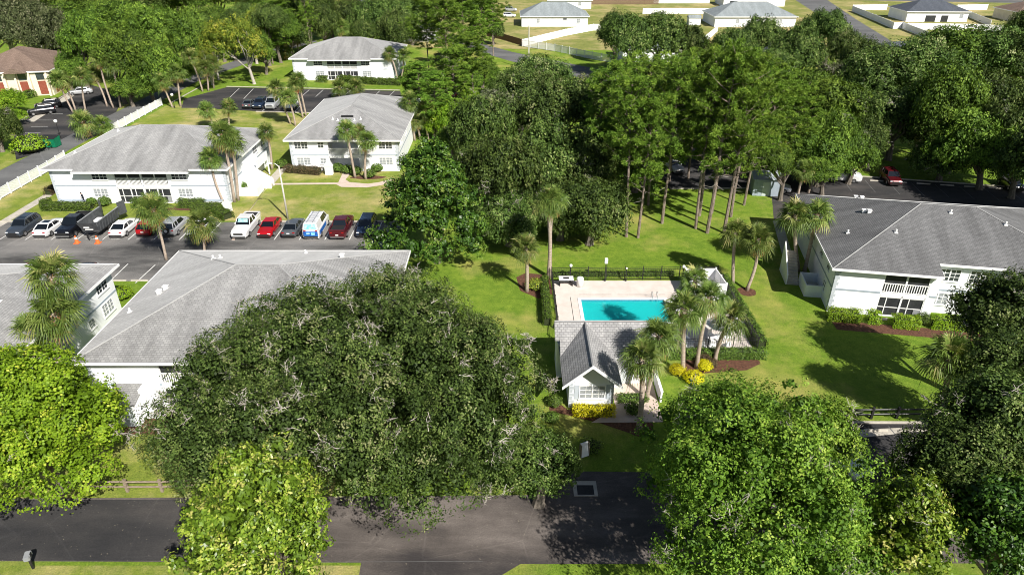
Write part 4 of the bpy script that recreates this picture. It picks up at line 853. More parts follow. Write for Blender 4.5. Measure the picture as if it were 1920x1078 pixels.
b = MB(); b.box(0, 2.1, 0, 1.9, 0, 2.0); b.hexa([(-.02, -.02, 2.0), (2.12, -.02, 2.0), (2.12, 1.9, 2.0), (-.02, 1.9, 2.0), (-.02, -.02, 2.02), (2.12, -.02, 2.02), (2.12, 1.9, 2.5), (-.02, 1.9, 2.5)])
b.box(2.1, 3.3, .9, 1.9, 0, 2.7); b.build('utility_closet', 'white', b5, loc=(2.5, -1.3, 0))
b = MB(); b.hexa([(-.12, -.15, 2.03), (2.2, -.15, 2.03), (2.2, 1.89, 2.52), (-.12, 1.89, 2.52), (-.12, -.15, 2.12), (2.2, -.15, 2.12), (2.2, 1.89, 2.6), (-.12, 1.89, 2.6)]); b.build('closet_roof', 'roof', b5, loc=(2.5, -1.3, 0))
b = MB(); b.box(.25, 1.85, -.04, -.004, .02, 1.9); b.build('closet_door', 'door', b5, loc=(2.5, -1.3, 0))
apartment('white building at the left edge under the twin palms, pale roof, one lit side', (-61.5, 38.9), 0, 24.35, 18.6, 'roof', sidewins=[(1, 16.1, 1.1, 1.7, 1.1), (1, 13.3, 1.2, .8, .8), (1, 16.1, 3.4, 1.7, 1.0), (1, 9, 1.1, 1.7, 1.1)], vents=[('pipe', 17, 12), ('pipe', 20, 9), ('box', 14, 15)], lanais=[(8.4, 12, dict(bays=2))])
apartment('large charcoal roofed white building beside the pool lawn at the right', (29.9, 56.6), R(-10.5), 24.5, 19.4, 'roof_dark', steps=[(9.6, 15.2, 1.6)], recess=[(9.75, 15.05, 1.6)], lanais=[(4.9, 8.9, dict(bays=2, frames=1))],
    wins=[(11.0, 3.55, 1.7, 1.15), (13.6, 3.55, 1.7, 1.15), (10.6, 1.0, 1.8, 1.15), (14.0, 1.0, 1.5, 1.15)], sidewins=[(-1, 3.2, 3.3, 1.0, 1.0), (-1, 6.4, 3.3, 1.0, 1.0), (-1, 3.2, 1, 1.0, 1.0), (-1, 10.5, 3.3, 1.4, 1.1)],
    vents=[('box', 5.5, 16.0), ('box', 6.0, 15.6), ('box', 4.9, 10.6), ('box', 5.3, 10.2), ('pipe', 2.6, 6.6), ('pipe', 6.5, 5.3), ('pipe', 12.2, 8.6), ('pipe', 16.8, 7.4), ('box', 20.2, 9.4)])
# outside stair and its porch at the end of the first building
st = thing('outdoor_staircase', 'white walled staircase against the end of the first white building', 'staircase', (-37.4, 90.6, 0))
b = MB()
for i in range(13): b.box(.1 + .27 * i, .1 + .27 * (i + 1), .12, 1.18, 0, 2.5 - .18 * i)
b.build('steps', 'concrete', st)
for y in (0, 1.2): b = MB(); b.hexa([(0, y, 0), (3.7, y, 0), (3.7, y + .1, 0), (0, y + .1, 0), (0, y, 3.5), (3.7, y, 1.1), (3.7, y + .1, 1.1), (0, y + .1, 3.5)]); b.build('parapet', 'white', st)
b = MB(); b.box(0, 1.6, 1.4, 6.2, 2.3, 2.5); b.box(1.5, 1.6, 1.4, 6.2, 2.5, 3.5); b.box(1.45, 1.6, 1.4, 1.55, 0, 2.3); b.box(1.45, 1.6, 6.0, 6.2, 0, 2.3); b.build('landing', 'white', st)
b = MB(); b.box(.3, 1.45, 1.5, 1.55, .1, 2.2); b.build('porch_screen', 'screen', st)
lw = thing('porch_wall', 'low white porch wall beside the walk at the staircase foot', 'wall', (-37.2, 87.6, 0)); b = MB(); b.box(0, 2.6, 0, .15, 0, 1.15); b.box(2.45, 2.6, .15, 2.4, 0, 1.15); b.build('wall_panel', 'white', lw); b = MB(); b.box(-.03, 2.63, -.03, .18, 1.151, 1.21); b.build('coping', 'trim', lw)
# small pillar in front of the end-on building, breezeway contents
x, y = gp(618, 327); o = thing('garden_pillar', 'short white pillar with pyramid cap in front of the end-on building', 'pillar', (x, y, 0)); b = MB(); b.box(-.55, .55, -.3, .3, 0, 1.3); b.build('shaft', 'white', o); b = MB(); b.hexa([(-.62, -.37, 1.301), (.62, -.37, 1.301), (.62, .37, 1.301), (-.62, .37, 1.301), (-.08, -.05, 2.2), (.08, -.05, 2.2), (.08, .05, 2.2), (-.08, .05, 2.2)]); b.build('cap', 'trim', o)
# side entry of the charcoal roofed building
sb = thing('entry_enclosure', 'low white walled enclosure at the left side of the charcoal roofed building', 'wall', (*gp(1507, 556), 0), R(-9)); b = MB(); b.box(0, 2.2, 0, .12, 0, 1.3); b.box(0, .12, .12, 2.8, 0, 1.3); b.box(0, 2.2, 2.8, 2.92, 0, 1.3); b.build('wall_panel', 'white', sb); b = MB(); b.box(.5, 1.5, .8, 1.8, 0, .8); b.build('cooling_unit', 'greypanel', sb)
sp2 = thing('outdoor_staircase', 'shaded white staircase at the left side of the charcoal roofed building', 'staircase', (28.6, 62.5, 0), R(-9)); b = MB()
for i in range(12): b.box(0, 1.2, .28 * i, .28 * (i + 1), 0, .2 * (i + 1))
b.build('steps', 'concrete', sp2); b = MB(); b.hexa([(-.12, 0, 0), (0, 0, 0), (0, 3.4, 0), (-.12, 3.4, 0), (-.12, 0, 1.1), (0, 0, 1.1), (0, 3.4, 3.4), (-.12, 3.4, 3.4)]); b.build('parapet', 'white', sp2)
# clubhouse
ch = thing('clubhouse', 'small white pool house with steep gabled shingle roof beside the pool', 'building', (4.0, 41.1, 0))
wy, we, ph = 1.25, 4.55, 0
b = MB(); gx0, gx1, gm, ge, gz = -.2, 4.25, 1.95, 3.0, 4.85      # gable wing: eaves x, ridge x, eave z, ridge z
for (a, c, d_, e) in (((gx0, 0, ge), (gm, 0, gz), (gm, 6.1, gz), (gx0, 6.1, ge)), ((gm, 0, gz), (gx1, 0, ge), (gx1, 6.1, ge), (gm, 6.1, gz))):
    n_ = (Vector(c) - Vector(a)).cross(Vector(e) - Vector(a)).normalized(); n_ = n_ if n_.z > 0 else -n_; t = n_ * -.12
    q = [Vector(v) for v in (a, c, d_, e)]; b.hexa([v + t for v in q] + q)
# cross wing: ridge at y=6.1, running x -.55 .. 7.3
for (y0, y1, z0, z1, xa, xb) in ((3.75, 6.1, 3.0, 4.9, 2.2, 7.3), (8.4, 6.1, 3.0, 4.9, -.55, 7.3), (4.9, 6.1, 3.93, 4.9, -.55, 2.2), (2.6, 4.9, 2.07, 3.93, -.15, 1.2)):
    b.hexa([(xa, y0, z0 - .12), (xb, y0, z0 - .12), (xb, y1, z1 - .12), (xa, y1, z1 - .12), (xa, y0, z0), (xb, y0, z0), (xb, y1, z1), (xa, y1, z1)] if y0 < y1 else [(xa, y1, z1 - .12), (xb, y1, z1 - .12), (xb, y0, z0 - .12), (xa, y0, z0 - .12), (xa, y1, z1), (xb, y1, z1), (xb, y0, z0), (xa, y0, z0)])
cr_ = b.build('roof', 'roof_mid', ch)
b = MB(); b.tube([(gm, -.02, gz + .02), (gm, 6.1, gz + .02)], .09, 4); b.tube([(-.55, 6.1, 4.93), (7.3, 6.1, 4.93)], .08, 4); b.build('ridge_cap', 'ridge', cr_)
b = MB()
for s0, s1 in (((gx0 - .05, ge - .05), (gm, gz + .02)), ((gx1 + .05, ge - .05), (gm, gz + .02))): b.hexa([(s0[0], -.1, s0[1] - .22), (s1[0], -.1, s1[1] - .22), (s1[0], -.02, s1[1] - .22), (s0[0], -.02, s0[1] - .22), (s0[0], -.1, s0[1] + .03), (s1[0], -.1, s1[1] + .03), (s1[0], -.02, s1[1] + .03), (s0[0], -.02, s0[1] + .03)])
b.box(gx1 - .05, 7.35, 3.66, 3.74, 2.82, 3.02); b.box(7.31, 7.38, 3.75, 8.4, 2.85, 3.0); b.build('bargeboard', 'trim', ch)
b = MB(); x0, x1 = .42, 3.85; zt = 3.38
k = len(b.v); b.v += [(x0, wy, 0), (x1, wy, 0), (x1, wy, 3.2), (gm, wy, 4.66), (x0, wy, 3.2), (x0, 6, 0), (x1, 6, 0), (x1, 6, 3.2), (gm, 6, 4.66), (x0, 6, 3.2)]
for f in ((0, 1, 2, 3, 4), (5, 9, 8, 7, 6), (0, 4, 9, 5), (1, 6, 7, 2)): b.f.append(f); b.m.append(0)
b.box(x1 + .01, 7.0, 4.4, 7.9, 0, 2.95); b.box(-.3, x0 - .01, 5.2, 7.9, 0, 3.3); b.build('wall', 'white', ch)
window(ch, 2.2, wy - .005, .95, 1.9, 1.15)
for sx in (.98, 3.42): b = MB(); b.box(sx - .16, sx + .16, wy - .04, wy - .004, .85, 2.2); b.build('shutter', 'fasc', ch)
q = MB()
for i in range(9): z = .15 + i * .33; q.box(x0 - .02, x0 + (.4 if i % 2 else .26), wy - .03, wy - .003, z, z + .28); q.box(x1 - (.4 if i % 2 else .26), x1 + .02, wy - .03, wy - .003, z, z + .28)
q.build('quoins', 'quoin', ch)
b = MB(); b.box(4.9, 5.8, 4.36, 4.399, .02, 2.1); b.build('door', 'door', ch)
for px_ in (7.15, 4.4): b = MB(); b.box(px_ - .09, px_ + .09, 3.8, 3.98, 0, 2.9); b.build('porch_column', 'trim', ch)
lw = thing('patio_wall', 'low white wall closing the patio at the pool house', 'wall', (11.7, 43.0, 0)); b = MB(); b.box(0, .14, 0, 3.2, 0, 1.0); b.build('wall_panel', 'white', lw); b = MB(); b.box(-.04, .18, -.04, 3.24, 1.001, 1.07); b.build('coping', 'trim', lw)
# white pump enclosure in the pool's far corner
fence('privacy_fence', 'white walled open enclosure in the far right corner of the pool deck', [(17.9, 59.2), (17.9, 62.5), (21.0, 62.5), (21.2, 59.2), (17.9, 59.2)], 1.85, 'solid', 'vinyl', 1.6)
# far left brown-roofed building
bl = hip_house('cream building with brown shingle roof and red brown window panels at the left edge', (-113.5, 142.5), R(12), 17.5, 20, 'roof_brown', 'cream', ze=5.0, pitch=.4, name='cream_building', cat='building')
for i, x in enumerate((2.6, 6.6, 11.2, 14.6)): b = MB(); b.box(x, x + 1.5, .38, .445, .3, 3.0); b.build('window_panel', 'redpanel', bl); b = MB(); b.box(x, x + 1.5, .37, .444, 3.25, 4.6); b.build('upper_window', 'glass', bl)
for i in range(4): b = MB(); b.box(17.06, 17.12, 2 + i * 4.4, 3.5 + i * 4.4, .3, 3.0); b.build('window_panel', 'redpanel', bl); b = MB(); b.box(17.06, 17.12, 2 + i * 4.4, 3.5 + i * 4.4, 3.25, 4.6); b.build('upper_window', 'glass', bl)
for x in (2.0, 4.6, 8.6, 10.6, 13.2, 16.5): b = MB(); b.hexa([(x, -.5, 0), (x + .35, -.5, 0), (x + .35, .449, 0), (x, .449, 0), (x, .1, 4.8), (x + .35, .1, 4.8), (x + .35, .449, 4.8), (x, .449, 4.8)]); b.build('buttress', 'cream', bl)
b = MB(); b.hexa([(9, -1.2, 4.9), (13.4, -1.2, 4.9), (13.4, 4, 4.9), (9, 4, 4.9), (11.15, -1.2, 6.0), (11.25, -1.2, 6.0), (11.25, 4, 6.6), (11.15, 4, 6.6)]); b.build('entry_gable', 'roof_brown', bl)
x, y = gp(62, 112); b = thing('carport', 'dark open shelter with flat mossy roof behind the cream building', 'shelter', (x, y, 0)); q = MB(); q.box(0, 17, 0, 6, 2.8, 3.05); q.build('roof', 'field', b); q = MB()
for i in range(4): q = MB(); q.box(.4 + i * 5.2, .6 + i * 5.2, .2, .4, 0, 2.8); q.build('post', 'wood', b)
q = MB(); q.box(.3, 16.7, 5.6, 5.8, 0, 2.8); q.build('back_wall', 'pave', b)
# little white shed by the shaded parking, wall greyed to stand in for tree shade
x, y = gp(1410, 367); b = thing('utility_shed', 'small pale shed in dappled shade among the pines', 'shed', (x, y, 0), R(-6)); q = MB(); q.box(0, 3.4, 0, 3, 0, 2.4); q.build('wall', 'grey', b); q = MB(); q.hexa([(-.25, -.3, 2.4), (3.65, -.3, 2.4), (3.65, 3.3, 2.4), (-.25, 3.3, 2.4), (-.25, 1.4, 3.1), (3.65, 1.4, 3.1), (3.65, 1.6, 3.1), (-.25, 1.6, 3.1)]); q.build('roof', 'fasc', b); q = MB(); q.box(1.2, 2.2, -.04, -.003, .02, 2.0); q.build('door', 'door', b)
# houses across the road
hip_house('white house with blue-grey hip roof, first of the far row at top centre', (2.8, 244), 0, 23.2, 15, 'roof_far', ze=3.3, pitch=.5, wins=[(6, 1.2, 1.0, 1.3), (15, 2.1, 1.2, .5), (19.5, 1.2, 1.0, 1.3)])
hip_house('white house with blue-grey hip roof, between tall oaks at top right of centre', (67.6, 243), 0, 28, 17, 'roof_far', ze=3.3, pitch=.45, wins=[(8, 1.2, 1.0, 1.3), (16, 1.2, 1.0, 1.3), (22, 1.2, 1.8, 1.3)])
hh = hip_house('white house with slate blue roof and dark screened porch, top right', (138.5, 256), R(-2), 22, 15, 'roof_navy', ze=3.4, pitch=.42, wins=[(19.2, 1.2, 1.2, 1.4)], doors=[(7, 10.5), (12.4, 14.8)])
hip_house('pale house with brown-grey roof at the top right corner', (176, 254), R(-2), 24, 15, 'roof_brown', wall='cream', ze=3.4, pitch=.42, wins=[(4, 1.2, 1.2, 1.3)], ) 
hip_house('house with dark roof peeping over the first house of the far row', (14, 292), 0, 18, 14, 'roof_far', ze=3.3, wins=[(13, 1.2, 1.2, 1.3)])
hip_house('long dark roofed house beyond the white fence at the very top', (86, 300), 0, 26, 14, 'roof_navy', ze=3.3, doors=[(3, 6)])
hip_house('grey roofed house glimpsed through the woods at top centre-left', (-62, 262), 0, 22, 14, 'roof_far', ze=3.2)
hip_house('pale roofed house glimpsed behind the farthest apartment building', (-37, 214), 0, 15, 11, 'roof', ze=3.1)
hip_house('low white house glimpsed behind the oaks right of centre', (52, 176), R(-4), 20, 13, 'roof_navy', ze=3.2, wins=[(5, 1.2, 1.2, 1.3)])
hip_house('low white house glimpsed through the oaks above the shed', (28, 182), 0, 16, 12, 'roof_far', ze=3.2)
hip_house('house with slate roof half covered by the right-hand oaks', (88, 172), R(-6), 20, 13, 'roof_navy', ze=3.2)
x, y = gp(1291, 48); sh = thing('garden_shed', 'tiny white garden shed on the far lawn', 'shed', (x, y, 0)); q = MB(); q.box(0, 4, 0, 3, 0, 2.3); q.build('wall', 'white', sh); q = MB(); q.hexa([(-.2, -.2, 2.301), (4.2, -.2, 2.301), (4.2, 3.2, 2.301), (-.2, 3.2, 2.301), (-.2, 1.4, 3.2), (4.2, 1.4, 3.2), (4.2, 1.6, 3.2), (-.2, 1.6, 3.2)]); q.build('roof', 'roof_far', sh)
# fences
fence('picket_fence', 'long white fence along the lane, nearer run left of the first building', [(-68.9, 79.5), (-69.2, 98), (-69.6, 103)], 1.5, 'picket', 'vinyl', 2.4)
fence('picket_fence', 'white fence along the lane beyond the first building roof', [(-70, 118), (-70.1, 137.5)], 1.5, 'picket', 'vinyl', 2.4)
fence('vinyl_fence', 'solid white fence slanting across the far lawn to the first house', [gp(980, 88), gp(1060, 68), gp(1112, 58), gp(1125, 58)], 2.0, 'solid', 'vinyl', 3)
fence('vinyl_fence', 'white picket fence beside the far street at the tall pole', [gp(979, 88), gp(1040, 97), gp(1110, 112), gp(1180, 124)], 1.9, 'picket', 'vinyl', 3)
fence('wooden_fence', 'brown board fence by the far street', [gp(912, 68), gp(945, 76), gp(978, 86)], 1.8, 'slats', 'brownfence', 3)
fence('wooden_fence', 'long brown board fence at the very top behind the first house', [gp(1100, 9), gp(1235, 9)], 1.9, 'slats', 'brownfence', 6)
fence('vinyl_fence', 'solid white fence between the far lawns at top right of centre', [gp(1205, 27), gp(1342, 27)], 2.0, 'solid', 'vinyl', 5)
fence('vinyl_fence', 'long white fence at the very top edge', [gp(1225, 7), gp(1330, 7)], 2.0, 'solid', 'vinyl', 5)
fence('vinyl_fence', 'white fence below the tall oaks at top centre', [gp(1195, 82), gp(1320, 82), gp(1345, 60)], 2.0, 'solid', 'vinyl', 5)
fence('vinyl_fence', 'solid white fence running down beside the far corner street', [gp(1597, 22), gp(1640, 40), gp(1674, 55), gp(1690, 54)], 2.0, 'solid', 'vinyl', 4)
fence('vinyl_fence', 'white fence closing the garden of the slate roofed house', [gp(1598, 20), gp(1662, 19)], 2.0, 'solid', 'vinyl', 4)
fence('vinyl_fence', 'white fence stepping down from the slate roofed house towards the oaks', [gp(1690, 54), gp(1742, 75)], 2.0, 'solid', 'vinyl', 4)
fence('vinyl_fence', 'white fence in front of the slate roofed house terrace', [gp(1700, 56), gp(1830, 58), gp(1925, 64)], 2.0, 'solid', 'vinyl', 4)
fence('vinyl_fence', 'white fence between the two houses at top right', [gp(1790, 22), gp(1856, 50)], 2.0, 'solid', 'vinyl', 4)
fence('vinyl_fence', 'white fence behind the slate roofed house', [gp(1793, 20), gp(1850, 19)], 2.0, 'solid', 'vinyl', 4)
fence('pool_fence', 'black metal fence round the pool deck', [(4.25, 49.5), (4.15, 63.4), (17.6, 63.6), (21.6, 63.7), (21.55, 50.0), (12.8, 49.9)], 1.5, 'bars', 'black', 2.0)
fence('rail_fence', 'weathered two rail timber fence on the verge of the bottom road', [gp(120, 921), gp(172, 921), gp(240, 921), gp(305, 921), gp(340, 919), gp(410, 917)], 1.0, 'rail2', 'wood', 4)
fence('rail_fence', 'pale rail fence half hidden behind the bright foreground tree', [gp(1405, 788), gp(1480, 786), gp(1530, 786)], 1.0, 'rail2', 'trim', 2.5)
fence('rail_fence', 'dark rail fence in shade at the edge of the shaded lawn', [gp(1585, 785), gp(1680, 784), gp(1760, 784)], 1.0, 'rail2', 'black', 2.5)

# ================================================================== THINGS
CY = 76.0
bx = lambda p: xat(p, CY, 0) + 0
def bc(p): return bay(p)
car('suv', 'dkgrey', bc(24), CY, 0, 'dark grey estate car with sunroof, leftmost in the front row', extras=('sunroof', 'rails'))
car('sedan', 'white', bc(74), CY, math.pi, 'white sedan between the dark grey estate and the black pickup', extras=('sunroof',))
car('pickup', 'black', bc(119), CY + .3, 0, 'black pickup truck beside the dump trailer', name='pickup_truck', cat='pickup truck')
car('sedan', 'white', bc(217), CY, math.pi, 'white sedan just right of the dump trailer')
car('hatch', 'red', bc(265), CY + .2, math.pi, 'dark red hatchback behind the crown of the street palm')
car('suv', 'silver', bc(312), CY + .3, math.pi, 'silver off-roader with a spare wheel on its back', extras=('spare',))
car('sedan', 'white', bc(362), CY, 0, 'white car hidden behind the low street palm')
car('pickup', 'white', bc(449), CY + .2, 0, 'white pickup truck with teal windscreen shade beside the walk', extras=('shade',), name='pickup_truck', cat='pickup truck')
car('sedan', 'red', bc(495), CY, 0, 'bright red car facing the lane')
car('sedan', 'grey', bc(541), CY, math.pi, 'grey sedan squeezed beside the blue and white van')
car('van', 'white', bc(585), CY + .1, math.pi, 'white van with blue graphics and roof ladder', extras=('ladder',), name='work_van', cat='van')
car('pickup', 'maroon', bc(634), CY, math.pi, 'maroon pickup truck with its tailgate to the lane', name='pickup_truck', cat='pickup truck')
car('suv', 'blue', bc(681), CY, 0, 'dark blue hatchback in the tree shade, rightmost of the row')
car('sedan', 'white', *gp(82, 518), math.pi, 'white car showing above the left building roof')
car('sedan', 'black', *gp(152, 522), math.pi, 'black car of which only the roof shows above the left building'); car('hatch', 'red', *gp(47, 522), math.pi, 'red car mostly hidden by the left building roof')
U = 'cars in the far lots'
for k, c, p, rz, lb in (('sedan', 'grey', (470, 200), math.pi, 'grey car in the upper lot, under the palms at its left end'), ('suv', 'blue', (489, 201), 0, 'dark car with a teal windscreen in the upper lot'), ('van', 'silver', (514, 201), 0, 'silver van in the upper lot'), ('sedan', 'white', (547, 203), 0, 'white car behind the palms of the upper lot'), ('hatch', 'red', (557, 175), 0, 'red car at the far kerb of the upper lot'), ('sedan', 'white', (635, 178), 0, 'white car behind the low palms of the upper lot'), ('hatch', 'red', (846, 182), .6, 'red car glimpsed among the trees right of the far lot'),
    ('suv', 'black', (80, 214), -1.0, 'nearer of two black cars in the left lot'), ('suv', 'black', (92, 203), -1.0, 'farther of two black cars in the left lot'), ('sedan', 'silver', (152, 177), -1.1, 'silver car parked by the cream building'),
    ('suv', 'maroon', (1668, 341), -.15, 'maroon car in the shaded lot behind the charcoal roof'), ('suv', 'black', (1893, 352), -.15, 'black car in deep shade at the right end of the lot'), ('van', 'white', (1574, 338), 1.3, 'white van under the green tree behind the charcoal roof'), ('sedan', 'white', (1262, 318), .2, 'white car in the shaded lot behind the pines'), ('sedan', 'white', (1448, 358), 1.3, 'white car beside the small shed'), ('sedan', 'white', (1574, 862), .3, 'white car glimpsed through the bright foreground tree')):
    x, y = gp(*p); car(k, c, x, y, rz, lb, U)
for p, c, lb in (((1085, 6), 'white', 'white truck parked outside the far row'), ((1052, 5), 'black', 'black car parked outside the far row'), ((958, 22), 'silver', 'silver car at the left of the first far house'), ((955, 33), 'white', 'white car at the left of the first far house')): x, y = gp(*p); car('suv', c, x, y, 1.5, lb, 'cars parked at the far houses')
# dump trailer
tx = bc(170); t = thing('dump_trailer', 'dark grey dump trailer with its tall gates open, behind two cones', 'trailer', (tx, CY + .2, .03)); 
b = MB(); b.box(-1.0, 1.0, -2.1, 2.3, .75, .9); b.build('bed_floor', 'trailer', t)
for s in (-1, 1):
    b = MB(); b.hexa([(s * 1.0 - .04, -2.1, .85), (s * 1.0 + .04, -2.1, .85), (s * 1.0 + .04, 2.4, .85), (s * 1.0 - .04, 2.4, .85), (s * 1.12 - .04, -2.3, 2.05), (s * 1.12 + .04, -2.3, 2.05), (s * 1.12 + .04, 2.5, 2.05), (s * 1.12 - .04, 2.5, 2.05)])
    for i in range(8): y = -1.9 + i * .58; b.hexa([(s * 1.03, y, .8), (s * 1.1, y, .8), (s * 1.1, y + .1, .8), (s * 1.03, y + .1, .8), (s * 1.14, y, 2.0), (s * 1.22, y, 2.0), (s * 1.22, y + .1, 2.0), (s * 1.14, y + .1, 2.0)])
    b.build('side_wall', 'trailer', t); b = MB(); b.box(s * 1.15 - .06, s * 1.15 + .06, -2.3, 2.5, 2.051, 2.12); b.build('top_rail', 'greypanel', t)
    b = MB(); b.hexa([(s * 1.1 - .03, 2.5, .95), (s * 1.1 + .03, 2.5, .95), (s * 1.5 + .03, 3.5, .95), (s * 1.5 - .03, 3.5, .95), (s * 1.1 - .03, 2.5, 2.6), (s * 1.1 + .03, 2.5, 2.6), (s * 1.5 + .03, 3.5, 2.6), (s * 1.5 - .03, 3.5, 2.6)]); b.build('gate', 'trailer', t)
    for y in (.1, 1.0): b = MB(); b.tube([(s * .95, y, .36), (s * 1.15, y, .36)], .36, 12); b.build('wheel', 'rubber', t)
b = MB(); b.hexa([(-.95, -2.05, .8), (.95, -2.05, .8), (.95, -1.95, .8), (-.95, -1.95, .8), (-1.12, -2.65, 2.05), (1.12, -2.65, 2.05), (1.12, -2.55, 2.05), (-1.12, -2.55, 2.05)]); b.build('front_wall', 'trailer', t)
b = MB(); b.box(-.55, .1, -2.45, -2.4, 1.35, 1.5); b.box(-.5, .45, -2.36, -2.31, 1.1, 1.2); b.build('marking_decal', 'trim', t)
b = MB(); b.tube([(-.7, -2.0, .6), (0, -3.1, .5)], .06, 6); b.tube([(.7, -2.0, .6), (0, -3.1, .5)], .06, 6); b.tube([(0, -2.9, 0), (0, -2.9, .9)], .05, 6); b.build('drawbar', 'black', t)
b = MB(); b.box(-.9, .0, .2, 1.2, .95, 1.25); b.build('loaded_board', 'fabric', t, bevel=.04)
for p, lb in (((145, 456), 'orange traffic cone in front of the black pickup'), ((184, 456), 'orange traffic cone in front of the dump trailer')):
    x, y = gp(*p); o = thing('traffic_cone', lb, 'traffic cone', (x, y, .02), 0, 'cones by the trailer'); b = MB(); b.tube([(0, 0, .05), (0, 0, .95)], [.25, .04], 12); b.build('cone_body', 'orange', o); b = MB(); b.box(-.3, .3, -.3, .3, 0, .06); b.build('cone_base', 'orange', o); b = MB(); b.tube([(0, 0, .52), (0, 0, .7)], [.152, .106], 12); b.build('cone_collar', 'fabric', o)
# lamps and poles
x, y = gp(540, 411); o = thing('street_light', 'tall pale street light pole beside the parked cars', 'street light', (x, y, 0)); MB().tube([(0, 0, 0), (-.02, 0, 7.0)], [.14, .08], 8).build('pole', 'pole', o, True); b = MB(); b.tube([(-.02, 0, 6.9), (-.5, .1, 7.25), (-.95, .15, 7.25)], .045, 6); b.build('arm', 'steel', o); b = MB(); b.box(-1.5, -.85, 0, .32, 7.15, 7.33); b.build('lamp_head', 'trim', o, bevel=.05)
x, y = gp(991, 131); o = thing('utility_pole', 'tall thin pale pole standing before the far white fence', 'pole', (x, y, 0)); MB().tube([(0, 0, 0), (0, 0, zat(y, 48))], [.2, .12], 8).build('shaft', 'pole', o); b = MB(); b.box(-.5, .5, -.06, .06, zat(y, 50), zat(y, 50) + .12); b.build('crossarm', 'pole', o)
globe_lamp(*gp(114, 259), 2.9, 'white globe lamp on a black post by the left lot', .3); globe_lamp(*gp(328, 203), 2.6, 'white globe lamp between the lane palms', .28)
globe_lamp(*gp(1069, 529), 1.95, 'white globe lamp at the left of the far pool fence', .17); globe_lamp(*gp(1278, 531), 1.95, 'white globe lamp beside the white pump enclosure', .17); globe_lamp(*gp(1134, 527), 2.4, 'box-headed white lamp behind the far pool fence', .17, 'box'); globe_lamp(*gp(1173, 527), 1.5, 'small low lamp at the middle of the far pool fence', .1)
globe_lamp(*gp(244, 184), 2.0, 'small white lamp in the shade of the left woods', .25)
x, y = gp(63, 1065); o = thing('mailbox', 'dark mailbox on a post by the bottom left verge', 'mailbox', (x, y, 0), R(20)); b = MB(); b.box(-.06, .06, -.06, .06, 0, .95); b.build('post', 'black', o); b = MB(); b.box(-.17, .17, -.3, .3, .9, 1.2); b.build('box', 'greypanel', o, bevel=.04); b = MB(); b.box(.171, .19, -.1, .1, 1.0, 1.25); b.build('flag', 'black', o)
x, y = gp(78, 278); o = thing('dumpster', 'green steel dumpster beside the rounded hedge', 'dumpster', (x, y, 0)); x2 = gp(110, 276); b = MB(); b.hexa([(0, 0, .1), (2.4, 0, .1), (2.4, 1.6, .1), (0, 1.6, .1), (-.1, -.2, 1.5), (2.5, -.2, 1.5), (2.5, 1.6, 1.7), (-.1, 1.6, 1.7)]); b.build('bin', 'green', o); b = MB(); b.hexa([(-.1, -.22, 1.51), (2.5, -.22, 1.51), (2.5, 1.62, 1.71), (-.1, 1.62, 1.71), (-.1, -.22, 1.56), (2.5, -.22, 1.56), (2.5, 1.62, 1.76), (-.1, 1.62, 1.76)]); b.build('lid', 'pave', o)
x, y = gp(428, 396); o = thing('utility_box', 'white utility boxes at the head of the walk by the hedge', 'utility box', (x, y, 0)); b = MB(); b.box(-.5, .5, -.3, .3, 0, 1.1); b.build('cabinet', 'vinyl', o, bevel=.03); b = MB(); b.box(-.1, .5, -.85, -.35, 0, .8); b.build('side_cabinet', 'vinyl', o, bevel=.03); b = MB(); b.box(-.55, .55, -.35, .35, 1.101, 1.16); b.build('lid', 'trim', o)
x, y = gp(480, 335)
x, y = gp(1097, 859); o = thing('sign_board', 'small white board sign in the planted island in oak shade', 'sign', (x, y, 0), R(25)); b = MB(); b.hexa([(-.3, 0, .15), (.3, 0, .15), (.3, .05, .15), (-.3, .05, .15), (-.3, .25, 1.25), (.3, .25, 1.25), (.3, .3, 1.25), (-.3, .3, 1.25)]); b.build('panel', 'vinyl', o); b = MB(); b.box(-.34, -.301, 0, .3, 0, 1.25); b.box(.301, .34, 0, .3, 0, 1.25); b.build('frame', 'wood', o)
a0 = gp(1083, 928); o = thing('storm_drain', 'black storm drain opening in its concrete surround on the shaded asphalt', 'storm drain', (a0[0], a0[1], 0)); b = MB(); b.box(-.25, 1.35, -.1, 1.25, 0, .05); b.build('surround', 'concrete', o); b = MB(); b.box(0, 1.12, 0, .86, .051, .058); b.build('grate', 'black', o)
# pool furniture
def lounger(x, y, rz, lb):
    o = thing('sun_lounger', lb, 'sun lounger', (x, y, .02), rz, 'white loungers on the pool deck'); b = MB(); b.box(-.33, .33, -.9, .35, .3, .35); b.build('seat', 'fabric', o); b = MB(); b.hexa([(-.33, .36, .3), (.33, .36, .3), (.33, .36, .35), (-.33, .36, .35), (-.33, .85, .72), (.33, .85, .72), (.33, .82, .77), (-.33, .82, .77)]); b.build('backrest', 'fabric', o)
    for sx in (-.3, .3):
        for sy in (-.8, .3): q = MB(); q.box(sx - .02, sx + .02, sy - .02, sy + .02, 0, .3); q.build('leg', 'trim', o)
for i, (p, rz, lb) in enumerate((((1296, 660), .2, 'lounger nearest the twin palm trunks'), ((1318, 658), .15, 'second lounger from the twin palm trunks'), ((1335, 655), -.1, 'lounger closest to the umbrella, near the front fence'), ((1285, 640), .4, 'lounger behind the twin palm trunks'), ((1395, 612), 1.2, 'lounger by the right-hand pool fence'), ((1265, 580), .3, 'lounger at the right end of the pool'))): lounger(*gp(*p), rz, 'white sun ' + lb)
x, y = gp(1346, 645); o = thing('patio_umbrella', 'open white patio umbrella on the pool deck', 'umbrella', (x, y, .02)); MB().tube([(0, 0, 0), (0, 0, 2.6)], .03, 6).build('pole', 'steel', o); b = MB()
